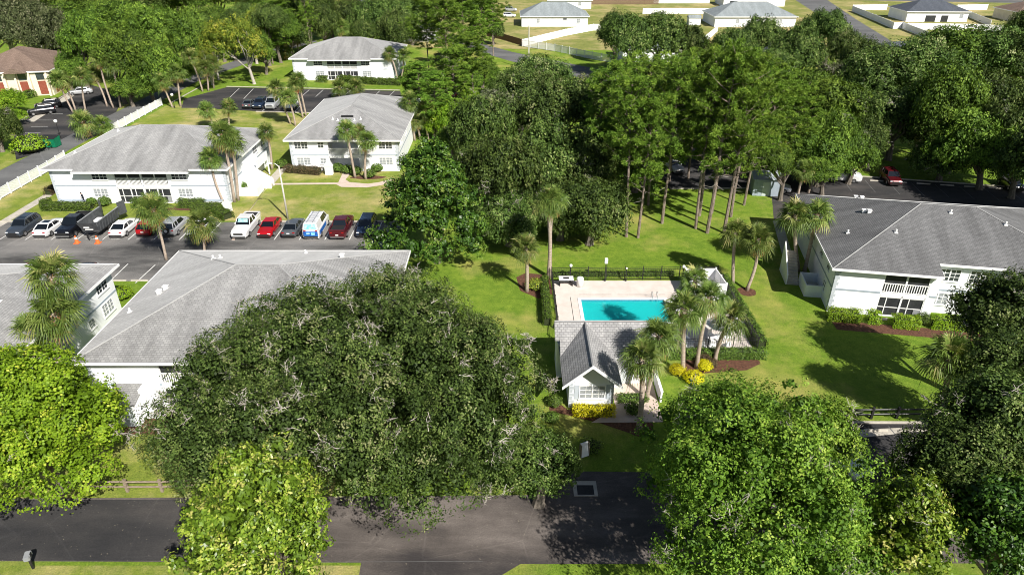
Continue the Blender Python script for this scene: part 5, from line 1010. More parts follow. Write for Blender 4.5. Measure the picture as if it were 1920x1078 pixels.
for i in range(8): a, c = i * math.pi / 4, (i + 1) * math.pi / 4; b.poly([(0, 0, 2.65), (1.35 * math.cos(a), 1.35 * math.sin(a), 2.1), (1.35 * math.cos(c), 1.35 * math.sin(c), 2.1)])
b.build('canopy', 'fabric', o)
o = thing('patio_table', 'round white table under the patio umbrella', 'table', (x, y, .02)); MB().tube([(0, 0, .68), (0, 0, .72)], .55, 16).build('table_top', 'fabric', o); MB().tube([(0, 0, 0), (0, 0, .68)], [.25, .04], 8).build('pedestal', 'trim', o)
def chair(x, y, rz, lb):
    o = thing('patio_chair', lb, 'chair', (x, y, .02), rz, 'patio chairs'); b = MB(); b.box(-.25, .25, -.25, .25, .42, .47); b.build('seat', 'fabric', o); b = MB(); b.box(-.25, .25, .22, .26, .47, .9); b.build('backrest', 'fabric', o)
    for sx in (-.22, .22):
        for sy in (-.22, .22): q = MB(); q.box(sx - .02, sx + .02, sy - .02, sy + .02, 0, .42); q.build('leg', 'trim', o)
for i in range(4): a = i * 1.57 + .5; chair(x + math.cos(a) * .95, y + math.sin(a) * .95, a - 1.57, 'white patio chair drawn up to the table, %s' % ('back right side', 'back left side', 'front left side', 'front right side')[i])
x, y = gp(1061, 534); o = thing('grill_table', 'pale square table with a dark centre in the far left pool corner', 'table', (x, y, .02)); b = MB(); b.box(-.75, .75, -.45, .45, .72, .78); b.build('table_top', 'trim', o); b = MB(); b.box(-.3, .3, -.2, .2, .781, .8); b.build('centre_panel', 'pave', o)
for sx in (-.65, .65): b = MB(); b.box(sx - .04, sx + .04, -.35, .35, 0, .72); b.build('leg', 'black', o)
x, y = gp(1087, 537); o = thing('towel_bin', 'white rounded bin beside the square table in the pool corner', 'bin', (x, y, .02)); MB().tube([(0, 0, 0), (0, 0, .85), (0, 0, 1.0), (0, 0, 1.05)], [.33, .36, .34, .2], 14).build('bin_body', 'fabric', o, True); MB().tube([(0, 0, 1.05), (0, 0, 1.08)], .12, 8).build('lid_knob', 'trim', o)
# person by the hedge
x, y = gp(160, 384)
def person(x, y, rz, label):
    J = dict(pel=(0, 0, .95, .155), waist=(0, -.01, 1.1, .14), chest=(0, -.03, 1.32, .16), neck=(0, -.07, 1.5, .06), head=(0, -.12, 1.62, .095), top=(0, -.12, 1.73, .075),
        sl=(-.2, -.03, 1.42, .065), el=(-.27, -.12, 1.18, .048), wl=(-.18, -.34, 1.08, .034), hl=(-.15, -.42, 1.07, .04), sr=(.2, -.03, 1.42, .065), er=(.28, -.06, 1.14, .048), wr=(.25, -.25, .96, .034), hr=(.23, -.33, .92, .04),
        tl=(-.1, 0, .88, .095), kl=(-.12, -.05, .5, .07), al=(-.13, .04, .09, .045), fl=(-.13, -.12, .04, .04), tr=(.1, 0, .88, .095), kr=(.13, .02, .5, .07), ar=(.14, .12, .09, .045), fr=(.14, -.04, .04, .04))
    E_ = [('pel', 'waist'), ('waist', 'chest'), ('chest', 'neck'), ('neck', 'head'), ('head', 'top'), ('chest', 'sl'), ('sl', 'el'), ('el', 'wl'), ('wl', 'hl'), ('chest', 'sr'), ('sr', 'er'), ('er', 'wr'), ('wr', 'hr'), ('pel', 'tl'), ('tl', 'kl'), ('kl', 'al'), ('al', 'fl'), ('pel', 'tr'), ('tr', 'kr'), ('kr', 'ar'), ('ar', 'fr')]
    ks = list(J); me = bpy.data.meshes.new('person'); me.from_pydata([J[k][:3] for k in ks], [(ks.index(a), ks.index(b)) for a, b in E_], []); me.materials.append(M['cloth_dark']); me.materials.append(M['skin'])
    o = link('person', me, None, (x, y, 0), rz); md = o.modifiers.new('s', 'SKIN')
    for i, k in enumerate(ks): r = J[k][3]; me.skin_vertices[0].data[i].radius = (r, r * .85)
    me.skin_vertices[0].data[0].use_root = True; o.modifiers.new('u', 'SUBSURF').levels = 1; o.modifiers['u'].render_levels = 1
    dg = bpy.context.evaluated_depsgraph_get(); nm = bpy.data.meshes.new_from_object(o.evaluated_get(dg)); o.modifiers.clear(); o.data = nm
    nm.materials.clear(); nm.materials.append(M['cloth_dark']); nm.materials.append(M['skin'])
    for p in nm.polygons: c = p.center; p.use_smooth = True; p.material_index = 1 if (c.z > 1.5 or (c.y < -.24 and c.z > .8)) else 0
    tag(o, label, 'person'); h = MB(); h.ball((0, -.1, 1.69), .108, 0, 10, 7, .85); h.build('hair', 'hair', o, True); return o
person(x, y, R(-60), 'person in dark clothes tending the hedge by the first white building')
ORD = ['first', 'second', 'third', 'fourth', 'fifth', 'sixth', 'seventh', 'eighth', 'ninth', 'tenth', 'eleventh', 'twelfth', 'thirteenth', 'fourteenth', 'last']
# ================================================================== VEGETATION
# palms: foot (px), crown centre (px), label
LP = 'palms along the lane and the left lot'
for a in ((137, 211, 110, 148, 'palm with two trunks side by side at the left lot, left trunk'), (142, 208, 117, 150, 'palm with two trunks side by side at the left lot, right trunk'), (161, 209, 153, 143, 'straight palm beside the silver car of the left lot'), (201, 200, 172, 138, 'palm leaning left at the tip of the left lot'), (213, 203, 187, 110, 'tallest palm at the tip of the left lot'), (226, 203, 211, 118, 'upright palm at the tip of the left lot, nearest the lane'),
          (324, 202, 303, 152, 'shorter palm of the pair at the start of the lane fence'), (339, 200, 331, 135, 'taller palm of the pair at the start of the lane fence'), (380, 172, 355, 106, 'palm leaning over the lane at the upper lot'), (391, 171, 386, 126, 'slender palm in the grass island of the lane'), (401, 166, 398, 118, 'palm at the right of the grass island of the lane')): palm(*a[:4], a[4], 4.6, LP)
palm(156, 262, 152, 229, 'short full palm between the lane and the first roof', 5.2); palm(190, 252, 194, 232, 'low bushy palm behind the first roof', 4.2)
palm(400, 240, 389, 205, 'left one of two palms on the grass behind the first roof', 3.9); palm(430, 237, 429, 200, 'right one of two palms on the grass behind the first roof', 3.9)
palm(420, 382, 393, 296, 'leaning palm in front of the first white wall, casting its shadow on it', 3.9, tr=.16); palm(440, 379, 416, 252, 'tallest palm at the corner of the first building', 4.9, tr=.18); palm(447, 376, 433, 264, 'palm close behind the tallest one at the corner of the first building', 4.8, tr=.18)
palm(510, 318, 500, 246, 'lone palm on the lawn between the first two buildings', 3.6)
palm(574, 218, 560, 150, 'tall palm beside the upper lot, crown highest', 4.4); palm(568, 221, 552, 158, 'tall palm just left of the highest one beside the upper lot', 4); palm(554, 236, 540, 182, 'palm left of the end-on building, nearest it', 4); palm(545, 232, 518, 164, 'leaning palm left of the end-on building', 4.2)
palm(636, 186, 636, 163, 'low palm on the verge before the farthest building, left', 4.4); palm(668, 186, 667, 162, 'low palm on the verge before the farthest building, right', 4.4)
palm(745, 152, 730, 100, 'left palm of two at the corner of the farthest building', 4.4); palm(752, 151, 757, 103, 'right palm of two at the corner of the farthest building', 4)
palm(640, 100, 640, 50, 'palm rising behind the farthest building roof', 6); palm(560, 98, 557, 72, 'palm at the left back of the farthest building', 5); palm(537, 112, 536, 94, 'low palm left of the farthest building', 5)
palm(666, 333, 649, 243, 'left palm of three before the end-on building', 3.7); palm(686, 336, 690, 262, 'right palm of three before the end-on building, the fullest', 3.9); palm(694, 320, 672, 250, 'middle palm of three before the end-on building', 3.4)
palm(778, 264, 768, 188, 'palm at the right corner of the end-on building, tallest', 4.4); palm(788, 262, 780, 224, 'low palm at the right corner of the end-on building', 4); palm(803, 262, 795, 206, 'palm among the trees right of the end-on building', 4.2)
palm(1028, 521, 1026, 378, 'tall palm left of the pool, front trunk of the pair', 3.8, tr=.2); palm(1032, 520, 1036, 372, 'tall palm left of the pool, back trunk of the pair', 3.9, tr=.18)
palm(988, 546, 985, 463, 'short palm in the mulch left of the pool', 3.9, tr=.18)
palm(1374, 530, 1382, 438, 'left palm of two on the lawn behind the pool', 3.9); palm(1400, 544, 1425, 452, 'right palm of two on the lawn behind the pool, trunk curving right', 4.0)
palm(1497, 508, 1490, 402, 'left palm of two at the shaded side of the charcoal roofed building', 4.4, tr=.19); palm(1508, 511, 1533, 402, 'right palm of two at the shaded side of the charcoal roofed building', 4.4, tr=.19)
palm(1495, 373, 1508, 318, 'slim palm at the lot corner behind the charcoal roofed building', 3.6); palm(1515, 362, 1546, 312, 'pale crowned palm at the lot corner behind the charcoal roofed building', 3.6)
palm(1280, 699, 1284, 582, 'palm with the reddish trunk right of the pool house, tallest of three', 4.1, tr=.19); palm(1306, 690, 1330, 556, 'palm behind the umbrella side of the pool house', 3.8, tr=.17); palm(1340, 676, 1368, 590, 'palm leaning right over the pool deck fence', 4.0, tr=.18)
palm(1198, 802, 1205, 674, 'palm in front of the pool house patio, nearest', 4.0, tr=.2); palm(1211, 748, 1236, 632, 'palm rising beside the pool house roof', 4.0, tr=.19); palm(1268, 668, 1305, 528, 'palm at the right end of the pool', 3.4, tr=.16)
palm(312, 487, 285, 392, 'street palm on the parking lot leaning over the red car', 4.8, tr=.15); palm(384, 472, 378, 418, 'low street palm on the parking lot before the walk', 4.8, tr=.15)
palm(129, 735, 92, 518, 'upper crown of the twin palms at the left edge building', 4.9, tr=.2); palm(134, 738, 112, 578, 'lower crown of the twin palms at the left edge building', 5.1, tr=.2); palm(75, 720, 58, 622, 'third palm crown low over the left edge roof', 4.2)
palm(1760, 800, 1778, 666, 'big dark palm beside the shaded lawn at the right', 4.6, tr=.22)
# pines
PG = 'pines around the lawn'
for i, a in enumerate(((1174, 444, 150, 110, 'slender pine on the lawn, first from the left'), (1196, 446, 190, 90, 'pine on the lawn, second from the left'), (1241, 419, 130, 105, 'pine on the lawn, third from the left'), (1304, 429, 150, 100, 'pine with a dark trunk in the middle of the lawn'), (1326, 437, 98, 120, 'big pine on the lawn nearest the pool enclosure'), (1311, 405, 110, 110, 'pine on the lawn just behind the middle pair'), (1334, 400, 130, 110, 'pine with a reddish trunk behind the big one'), (1357, 437, 122, 115, 'pine right of the big one, before the palms'), (1370, 407, 140, 110, 'pine second from the right on the lawn'),
        (1395, 385, 150, 115, 'rightmost pine by the shed'))): pine(*a[:4], a[4], group=PG)
for i, (bx_, by_, ty, wp) in enumerate(sorted(((1150, 370, 125, 110), (1200, 350, 118, 120), (1255, 340, 120, 110), (1430, 350, 150, 110), (1465, 345, 165, 100), (1290, 335, 110, 110), (1215, 385, 150, 100), (1350, 330, 100, 110), (1410, 330, 120, 100), (1120, 345, 140, 90)))):
    pine(bx_, by_, ty, wp, ORD[i] + ' from the left of the pines standing back in the middle wood', group='pines of the middle wood')
for a in ((805, 150, 5, 85, 'tall pine right of the farthest building, left one'), (840, 165, 0, 80, 'tall pine right of the farthest building, middle one'), (872, 135, -10, 80, 'tall pine right of the farthest building, right one'), (905, 128, 0, 70, 'pine by the far street, before the brown fence'), (925, 105, -20, 60, 'pine behind the far street trees'), (820, 262, 140, 80, 'pine between the end-on building and the oaks, front'), (855, 245, 95, 90, 'pine between the end-on building and the oaks, behind'), (890, 210, 70, 80, 'pine above the dark oaks left of centre'), (790, 215, 120, 70, 'pine at the right end of the upper lot')): pine(*a[:5])
pine(585, 108, -12, 40, 'very tall thin pine with bare trunk behind the farthest building')
for i, p in enumerate(((498, 75, -30, 70), (530, 95, 0, 75), (512, 120, 45, 70), (550, 75, -20, 60))): pine(*p, 'bushy pine left of the farthest building, %s' % ('at the very top', 'beside its roof', 'lowest of them', 'behind the others')[i])
# woods, far left and top
T = tree
T('grey', 30, 40, 120, 120, 'grey moss hung oak in the top left corner', base=(30, 118)); T('grey', 92, 62, 110, 110, 'grey moss hung oak behind the cream building', base=(90, 125)); T('grey', 65, -5, 130, 90, 'grey mossy oak cut by the top left edge', base=(65, 75)); T('grey', -10, 60, 110, 100, 'grey mossy oak at the left edge beyond the brown roof', base=(0, 125)); T('darkoak', 10, 240, 60, 110, 'dark tree at the left edge beside the lot', base=(5, 285))
for i, (cx, cy, w_, h_, by) in enumerate(((165, 75, 100, 110, 165), (235, 105, 120, 120, 195), (290, 60, 110, 110, 150), (215, 40, 110, 90, 125), (290, 130, 105, 100, 192), (345, 70, 100, 110, 150), (150, 25, 110, 80, 100), (335, 135, 60, 60, 165), (250, 165, 80, 60, 200), (135, 125, 60, 70, 168))):
    T('greenoak', cx, cy, w_, h_, ('green oak at the left edge of the lane woods', 'big green oak over the left lot', 'green oak high in the lane woods', 'green oak at the back of the lane woods', 'green oak hanging over the lane verge', 'green oak nearest the yellowish trees', 'green oak behind the carport', 'small green tree at the bend of the lane', 'low green tree on the lane verge', 'green tree right of the carport')[i], base=(cx, by), mat='oakgreen')
rr = random.Random(8)
for i in range(13):
    cx = 120 + i * 42; T('darkoak' if i % 3 else 'greenoak', cx, rr.uniform(-14, 12), 100, 75, ORD[i] + ' oak from the left in the back row of the top left woods', base=(cx, rr.uniform(58, 84)), group='back row of the top left woods')
for i in range(9):
    cx = 380 + i * 21; T('greenoak' if i % 2 else 'darkoak', cx, rr.uniform(30, 70), 75, 65, ORD[i] + ' green tree from the left in the woods above the yellowish trees', base=(cx, rr.uniform(100, 125)), group='woods above the yellowish trees')
T('yellow', 440, 85, 115, 105, 'tall sparse yellow-green tree with a pale trunk', base=(477, 158)); T('yellow', 478, 50, 90, 80, 'yellow-green tree behind the sparse one', base=(482, 120)); T('yellow', 405, 80, 70, 80, 'grey twiggy tree left of the sparse yellow one', base=(410, 150)); T('yellow', 385, 118, 45, 50, 'small sparse tree over the lane', base=(398, 160)); T('greenoak', 488, 95, 60, 70, 'green tree right of the sparse yellow one', base=(500, 140)); T('yellow', 487, 5, 80, 60, 'yellow-green tree at the top edge', base=(490, 75))
for i, (cx, cy, w_, h_, by) in enumerate(sorted(((610, 45, 70, 80, 100), (655, 30, 80, 70, 80), (700, 40, 90, 90, 92), (745, 60, 85, 90, 108), (775, 25, 90, 80, 85), (725, 10, 90, 60, 70), (680, 60, 60, 50, 98), (820, 10, 90, 60, 75), (560, 20, 80, 60, 80), (890, 20, 80, 70, 85), (925, 55, 40, 60, 85)))):
    T('darkoak', cx, cy, w_, h_, ORD[i] + ' from the left of the dark oaks behind the farthest building', base=(cx, by), group='dark oaks behind the farthest building')
for i, (k, cx, cy, w_, h_, by) in enumerate((('greenoak', 785, 155, 75, 65, 200), ('bright', 842, 218, 70, 70, 262), ('greenoak', 870, 150, 70, 60, 190), ('yellow', 850, 110, 70, 50, 140), ('greenoak', 905, 130, 60, 50, 165), ('greenoak', 850, 262, 80, 60, 300), ('bright', 815, 235, 50, 60, 262), ('grey', 830, 115, 50, 40, 150), ('bright', 880, 195, 60, 55, 235), ('greenoak', 935, 155, 60, 45, 180))):
    T(k, cx, cy, w_, h_, ('crape myrtle like tree at the right end of the upper lot', 'light green tree right of the end-on building', 'green tree behind the light green one', 'twiggy tree below the tall pines', 'small green tree by the far street', 'green tree between the magnolia and the palms', 'light green tree beside the low palms', 'bare twiggy small tree right of the farthest building', 'light green tree left of the dark oaks', 'green tree at the top of the dark oaks')[i], base=(cx, by))
# middle wood of dark oaks
for i, (k, cx, cy, w_, h_, by) in enumerate((('darkoak', 905, 250, 130, 140, 335), ('oak', 975, 180, 130, 110, 255), ('oak', 1035, 215, 140, 140, 320), ('darkoak', 950, 330, 150, 150, 425), ('darkoak', 1035, 300, 150, 150, 400), ('darkoak', 1105, 390, 145, 120, 458), ('oak', 1110, 200, 120, 110, 290), ('darkoak', 955, 410, 130, 110, 460), ('darkoak', 1085, 320, 130, 120, 400), ('darkoak', 1130, 290, 110, 110, 365), ('grey', 925, 215, 90, 90, 300), ('darkoak', 1050, 390, 120, 110, 450), ('oak', 1010, 145, 110, 80, 210), ('darkoak', 1190, 300, 110, 110, 360), ('darkoak', 905, 320, 100, 120, 400), ('darkoak', 1240, 270, 100, 100, 335))):
    T(k, cx, cy, w_ * 1.15, h_ * 1.1, ('dark oak behind the magnolia crown', 'oak at the far left of the middle wood', 'large oak in the middle wood', 'dark oak right behind the magnolia', 'dark oak in the heart of the middle wood', 'low dark oak with bare grey twigs beside the pines', 'oak among the pines at the top', 'dark oak shading the grass right of the magnolia', 'dark oak left of the first pine', 'dark oak behind the first pine', 'grey twiggy oak at the left of the middle wood', 'dark oak above the tall palm pair', 'oak at the top of the middle wood', 'dark oak between the pine trunks, left', 'narrow dark oak hidden behind the magnolia', 'dark oak between the pine trunks, right')[i], base=(cx, by))
for i, (k, cx, cy, w_, h_, by) in enumerate(sorted((('darkoak', 1180, 72, 110, 100, 145), ('darkoak', 1235, 70, 120, 100, 140), ('darkoak', 1290, 85, 90, 80, 140), ('darkoak', 1150, 60, 60, 80, 120), ('darkoak', 1375, 90, 90, 80, 145), ('darkoak', 1425, 75, 100, 90, 135), ('darkoak', 1490, 100, 110, 110, 165), ('darkoak', 1545, 60, 100, 90, 125), ('oak', 1585, 95, 80, 80, 150), ('darkoak', 1450, 125, 100, 70, 175), ('grey', 1350, 125, 100, 60, 170), ('oak', 1320, 118, 90, 50, 160), ('darkoak', 1590, 150, 90, 80, 210)), key=lambda q: q[1])):
    T(k, cx, cy, w_, h_, ORD[i] + ' from the left of the dark oaks before the far houses', base=(cx, by), group='dark oaks before the far houses')
for i, (k, cx, cy, w_, h_, by) in enumerate((('greenoak', 1510, 190, 120, 110, 265), ('greenoak', 1570, 215, 130, 120, 290), ('oak', 1650, 150, 130, 110, 235), ('darkoak', 1665, 215, 120, 100, 300), ('oak', 1720, 130, 120, 110, 215), ('greenoak', 1790, 105, 140, 100, 185), ('oak', 1865, 110, 130, 110, 195), ('darkoak', 1920, 120, 110, 120, 205), ('greenoak', 1775, 200, 120, 140, 325), ('darkoak', 1845, 190, 120, 110, 290), ('greenoak', 1835, 275, 130, 130, 355), ('darkoak', 1900, 245, 110, 150, 350), ('darkoak', 1715, 235, 80, 90, 290), ('darkoak', 1895, 305, 90, 80, 372), ('oak', 1460, 185, 90, 90, 260), ('grey', 1560, 150, 70, 60, 220), ('greenoak', 1530, 290, 110, 100, 350), ('darkoak', 1620, 110, 70, 70, 190), ('oak', 1935, 60, 80, 90, 170))):
    T(k, cx, cy, w_ * 1.28, h_ * 1.15, ('green oak at the left of the right-hand wood', 'green oak over the lot corner', 'oak in the middle of the right-hand wood, high', 'dark oak with a visible leaning trunk over a sunny gap', 'oak below the slate roofed house', 'broad green oak before the white terrace fence', 'oak at the upper right', 'dark oak at the right edge, upper', 'tall green oak behind the shaded lot', 'dark oak in the right-hand wood centre', 'green oak low over the shaded bays', 'dark oak at the right edge over the lot', 'dark oak right of the sunny gap', 'low dark oak over the black car', 'oak right behind the pine crowns', 'reddish twiggy oak in the right-hand wood', 'bright green tree over the white van', 'dark oak under the far corner street', 'oak at the right edge below the corner house')[i], base=(cx, by))
T('greenoak', 1560, 265, 110, 130, 'round green tree behind the pair of lot palms', base=(1575, 338))
T('yellow', 1465, 300, 60, 90, 'sparse yellowish tree beside the shed', base=(1462, 350)); T('yellow', 1345, 150, 60, 50, 'dry brownish tree top among the pines', base=(1345, 205))
T('darkoak', 1975, 300, 170, 170, 'dark oak at the right edge beside the end of the shaded lot', base=(1985, 405)); T('darkoak', 2100, 290, 280, 240, 'dark oak just outside the right edge shading the lot', base=(2117, 434)); T('greenoak', 1580, 290, 120, 110, 'green tree hanging over the white van', base=(1590, 345)); T('darkoak', 1760, 300, 120, 90, 'low dark oak behind the wheel stops of the shaded lot', base=(1760, 338)); T('darkoak', 1620, 260, 90, 90, 'dark oak filling the gap behind the round green tree', base=(1625, 320)); T('darkoak', 1440, 270, 110, 110, 'dark oak right behind the shed', base=(1440, 330)); T('darkoak', 1310, 240, 120, 110, 'dark oak behind the pines over the shaded lot', base=(1310, 300)); T('darkoak', 1400, 230, 110, 110, 'dark oak among the pine crowns left of the shed', base=(1400, 290))
T('greenoak', 1445, 305, 90, 70, 'green tree hanging over the roof of the shed', base=(1462, 376))
T('greenoak', 1535, 318, 90, 60, 'low green tree among the lot palms', base=(1540, 366))
# heroes
hero('magn', 812, 378, 190, 228, 'big glossy dark green magnolia in the centre beside the parked cars', None, 170, .95, leaf=.27, dens=3.0, lpc=10, sig=.17, base=(820, 492), pale=6, seed=21, aspect=.5, cone=True, ext=[(-3.6, -1.5, -3.4, 1.7), (-4.6, -2.6, -4.2, 1.6), (-5.8, -1.0, -3.6, 1.5), (-6.6, -1.6, -4.6, 1.3), (-5.3, -3.2, -4.8, 1.3), (3.4, -2.5, -3.2, 1.6), (4.5, -.5, -2.2, 1.5), (.5, -4, -3.8, 1.7), (-1.8, -3.8, -3.4, 1.6), (4.2, -2.2, -4.4, 1.4), (3.8, .8, .2, 1.5), (-3.2, 1, .4, 1.5)])
hero('oak', 668, 715, 725, 450, 'huge spreading live oak with grey bare twigs filling the centre foreground', 7.4, 250, 1.7, leaf=.155, dens=3.2, lpc=15, sig=.19, ry=9.6, irr=1.4, pale=900, seed=5, rzmax=6.2, gap=-1.55, gapk=.6, inner=.5, ext=[(8.6, -3.8, -2.6, 1.7), (9.2, -2.0, -2.4, 1.7), (7.0, -5, -2.8, 1.6), (-9.5, -4.5, -2.8, 1.6), (-10.8, -3.2, -2.6, 1.3)])
hero('darkoak', 1012, 872, 150, 140, 'small dark oak in shade at the right flank of the huge oak', 3.4, 44, 1.0, leaf=.16, dens=3.2, lpc=12, sig=.18, pale=24, seed=6)
hero('bright', 62, 795, 285, 385, 'bright yellow-green tree filling the lower left corner', 5.8, 120, 1.15, leaf=.165, dens=3.1, lpc=15, sig=.18, pale=6, seed=7, rzmax=6.5, aspect=.75, gap=-1.6, gapk=.6, irr=1.0, ext=[(3.4, -1.8, -1.4, 1.5), (4.4, -2.2, -2.0, 1.3), (3.2, -2.9, -2.2, 1.4), (1.4, -3.4, -2.0, 1.5), (-1, -3.8, -2.2, 1.5), (-3, -3.6, -2.4, 1.5)])
hero('magn', 492, 985, 280, 290, 'bright yellowish green magnolia overhanging the bottom road', 6.0, 110, .85, leaf=.19, dens=5.0, lpc=10, sig=.13, pale=0, seed=9, mat='magny', aspect=.55, tvar=.22, gap=-1.7)
hero('bright', 1410, 920, 450, 425, 'large bright green tree over the shaded road in the right foreground', 8.0, 120, 1.25, leaf=.15, dens=3.4, lpc=13, sig=.18, pale=110, seed=11, rzmax=7, irr=1.6, gap=-1.25, gapk=.5, inner=.5, mat='lime')
hero('bright', 1345, 785, 200, 150, 'bright green tree in front of the golden shrubs, behind the large one', 6.0, 50, 1.05, leaf=.17, dens=3.0, lpc=13, sig=.18, pale=30, seed=12, gapk=.6, gap=-1.75, mat='lime')
hero('bright', 1540, 815, 175, 150, 'light green tree beside the shaded lawn and the dark rail fence', 6.0, 44, 1.0, leaf=.17, dens=3.0, lpc=13, sig=.18, pale=22, seed=13, gapk=.6, gap=-1.75, mat='lime')
hero('magn', 1690, 1000, 230, 260, 'slim yellowish magnolia standing before the dark oaks at lower right', 7.0, 70, .75, leaf=.19, dens=3.8, lpc=9, sig=.14, pale=14, seed=14, cone=True, mat='magny', tvar=.22)
hero('darkoak', 1868, 810, 250, 250, 'dark green oak at the right edge, lower half', 7.5, 110, 1.15, leaf=.17, dens=2.8, lpc=13, sig=.2, pale=60, seed=15, rzmax=6, gapk=.6)
hero('darkoak', 1885, 590, 190, 180, 'dark green oak in front of the charcoal roofed building', 8.0, 70, 1.15, leaf=.19, dens=2.7, lpc=13, sig=.2, pale=30, seed=16, gapk=.6)
hero('darkoak', 1800, 900, 250, 240, 'darkest oak in the shade between the lower lot and the corner magnolia', 6.0, 80, 1.1, leaf=.16, dens=2.8, lpc=13, sig=.19, pale=20, seed=19, gapk=.6)
hero('magn', 1890, 1000, 220, 240, 'dark magnolia in the bottom right corner', 6.0, 80, .8, leaf=.2, dens=3.4, lpc=9, sig=.15, pale=0, seed=17)
hero('bright', 1570, 1060, 200, 170, 'green tree at the bottom edge between the large tree and the magnolia', 6.0, 60, .9, leaf=.16, dens=3.0, lpc=12, sig=.18, pale=30, seed=18, mat='lime')
hero('darkoak', 1895, 700, 170, 170, 'dark oak at the right edge behind the big dark palm', 6.5, 50, 1.1, leaf=.17, dens=2.8, lpc=13, sig=.2, pale=24, seed=23)
# hedges and shrubs
HG = 'clipped hedges at the buildings'
def hp(*pp): return [gp(*p) for p in pp]
hedge('hedge', 'long curved hedge round the left corner of the first building', [(-61.5, 84.3), (-60.6, 82.9), (-54.8, 82.9)], 1.3, .95, 'hedge', .16)
hedge('hedge', 'box hedge under the lanai of the first building', [(-49.5, 83.8), (-45.8, 83.8)], 1.1, 1.2, 'hedge', .16); hedge('hedge', 'hedge right of the lanai of the first building', [(-43.6, 83.8), (-40.6, 83.8)], 1.0, 1.1, 'hedge', .16); hedge('hedge', 'dark hedge at the right corner of the first building', [(-41, 82.4), (-37.6, 82.6)], 1.3, 1.0, 'hedge', .16); hedge('hedge', 'hedge beside the white utility boxes', [(-37.6, 81.2), (-35.9, 79.8)], 1.4, 1.0, 'hedge', .16)
for p, r_, lb in (((173, 385), .6, 'small round bush by the person'), ((197, 386), .75, 'squared bush left of the lanai door'), ((452, 357), .8, 'bush at the staircase porch of the first building'), ((483, 315), 1.3, 'round green bush on the lawn behind the lone palm')): shrub('shrub', lb, *gp(*p), r_, r_ * 1.6, 'hedge', .16)
hedge('hedge', 'brown clipped hedge in front of the end-on building', hp((540, 322), (600, 327)), 1.3, 1.0, 'brownhedge', .15); shrub('shrub', 'green bush left of the brown hedge', *gp(530, 315), 1.0, 1.3, 'hedge', .16)
for p, lb in (((652, 325), 'bush left of the three palms'), ((668, 328), 'dark bush at the foot of the three palms'), ((694, 333), 'dark bush right of the three palms'), ((708, 322), 'low bush at the right end of the end-on building'), ((634, 322), 'bush beside the white garden pillar')): shrub('shrub', lb, *gp(*p), .85, 1.2, 'hedge', .16)
hedge('hedge', 'long hedge along the foot of the farthest building', hp((640, 153), (695, 158), (750, 160)), 1.6, 1.3, 'hedge', .3, 60); hedge('hedge', 'short hedge at the left window of the farthest building', hp((599, 154), (611, 154)), 1.6, 1.3, 'hedge', .3, 60)
shrub('shrub', 'big rounded hedge beside the green dumpster', *gp(60, 285), 2.6, 2.6, 'limehedge', .3, 900); hedge('hedge', 'hedge along the cream building', hp((74, 172), (92, 165)), 1.6, 1.4, 'hedge', .3, 60); hedge('hedge', 'lower hedge between the cream building and the lot', hp((30, 190), (62, 182)), 1.6, 1.4, 'hedge', .3, 60); T('bright', 22, 190, 60, 50, 'small light green tree before the cream building', base=(25, 215)); T('bright', 30, 218, 40, 30, 'low light green bushy tree by the two black cars', base=(32, 235))
u = lambda a, b: (29.9 + .988 * a + .156 * b, 56.6 - .156 * a + .988 * b)
LH = 'lime green clipped hedges before the charcoal roofed building'
for a, b_, lb in ((.2, 3.2, 'lime hedge at the left corner of the charcoal roofed building'), (3.8, 4.9, 'shortest lime hedge, left of the screen door'), (5.9, 8.2, 'lime hedge right of the screen door'), (9.4, 14.5, 'longest lime hedge, nearest the dark oak')):
    hedge('hedge', lb, [u(a + .3, -.9 if a != 5.9 else -1.3), u(b_ - .3, -.9 if a != 5.9 else -1.3)], 1.05, 1.15, 'limehedge', .13, 260, LH)
shrub('shrub', 'dark bush at the right of the screened porch', *u(8.9, -.5), .6, 1.1, 'hedge', .13)
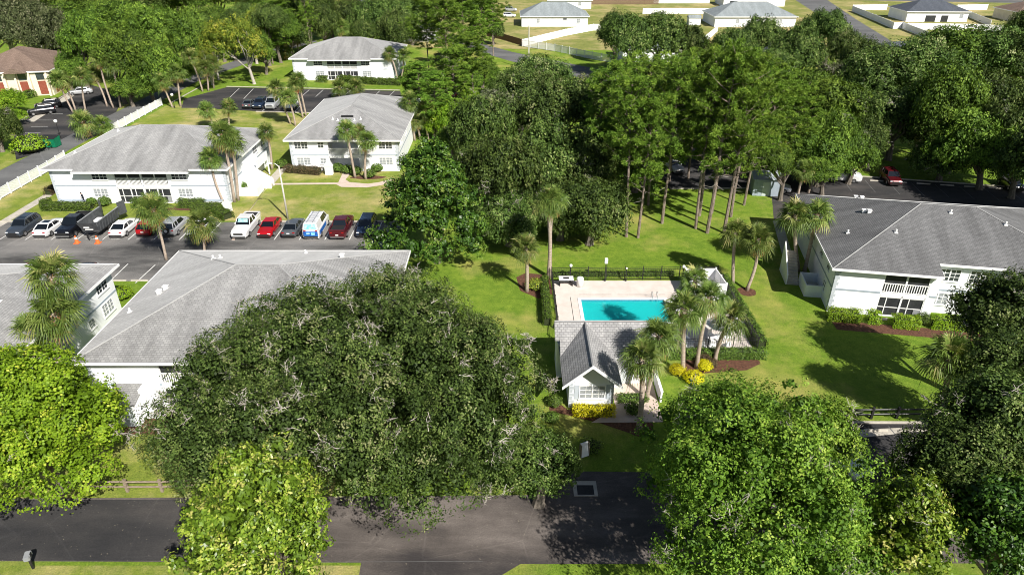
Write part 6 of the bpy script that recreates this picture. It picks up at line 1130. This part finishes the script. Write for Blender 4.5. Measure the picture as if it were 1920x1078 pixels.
hedge('hedge', 'narrow hedge along the left side of the pool fence', hp((1020, 532), (1026, 610)), .7, 1.0, 'hedge', .13, 220); hedge('hedge', 'hedge along the far side of the pool fence', [(4.4, 64.3), (17.2, 64.5)], .5, .55, 'hedge', .12, 200); hedge('hedge', 'hedge outside the right-hand pool fence', [(22.1, 63), (22.2, 50.6)], .8, 1.0, 'hedge', .13, 200); hedge('hedge', 'hedge along the front of the pool fence', [(13.8, 49.2), (21.8, 49.2)], .8, .9, 'hedge', .13, 220)
for p, r_, h_, lb in (((1300, 715), 1.0, 1.1, 'nearest golden yellow shrub among the pool palms'), ((1321, 692), .8, 1.0, 'golden yellow shrub behind the nearest one'), ((1270, 700), .8, 1.0, 'golden shrub at the left of the palm trunk')): shrub('golden_shrub', lb, *gp(*p), r_ * .8, h_ * .8, 'gold', .1, 1400)
for p, lb in (((1318, 680), 'reddish shrub left in the palm bed'), ((1330, 688), 'reddish shrub right in the palm bed')): shrub('red_shrub', lb, *gp(*p), .6, .8, 'brownhedge', .12)
x, y = 4.6, 41.3; hedge('golden_hedge', 'golden yellow hedge below the pool house window', [(4.9, 41.6), (7.7, 41.5)], .8, .75, 'gold', .11, 360)
for p, r_, lb in (((1040, 760), .55, 'small round bush at the left corner of the pool house'), ((1186, 775), .6, 'round bush beside the nearest palm foot'), ((1035, 790), .5, 'low bush in the mulch left of the pool house')): shrub('shrub', lb, *gp(*p), r_, r_ * 1.6, 'hedge', .12)
hedge('hedge', 'low hedge at the edge of the patio', hp((1160, 752), (1210, 750)), .6, .6, 'hedge', .12, 220); hedge('hedge', 'low leafy hedge behind the white board sign', hp((1096, 838), (1122, 846)), .9, .7, 'hedge', .12, 200)
shrub('shrub', 'leafy shrub with reddish tips left of the tall palm pair', *gp(1005, 540), 1.0, .9, 'yellow', .14); shrub('shrub', 'hedge bush between the two left buildings', *gp(232, 560), .9, 1.3, 'limehedge', .14)
hedge('hedge', 'dark hedge by the sidewalk at the left end of the first building', hp((92, 366), (108, 356)), 1.0, 1.0, 'brownhedge', .15)
print('objects', len(bpy.data.objects), 'faces', sum(len(m.polygons) for m in bpy.data.meshes))
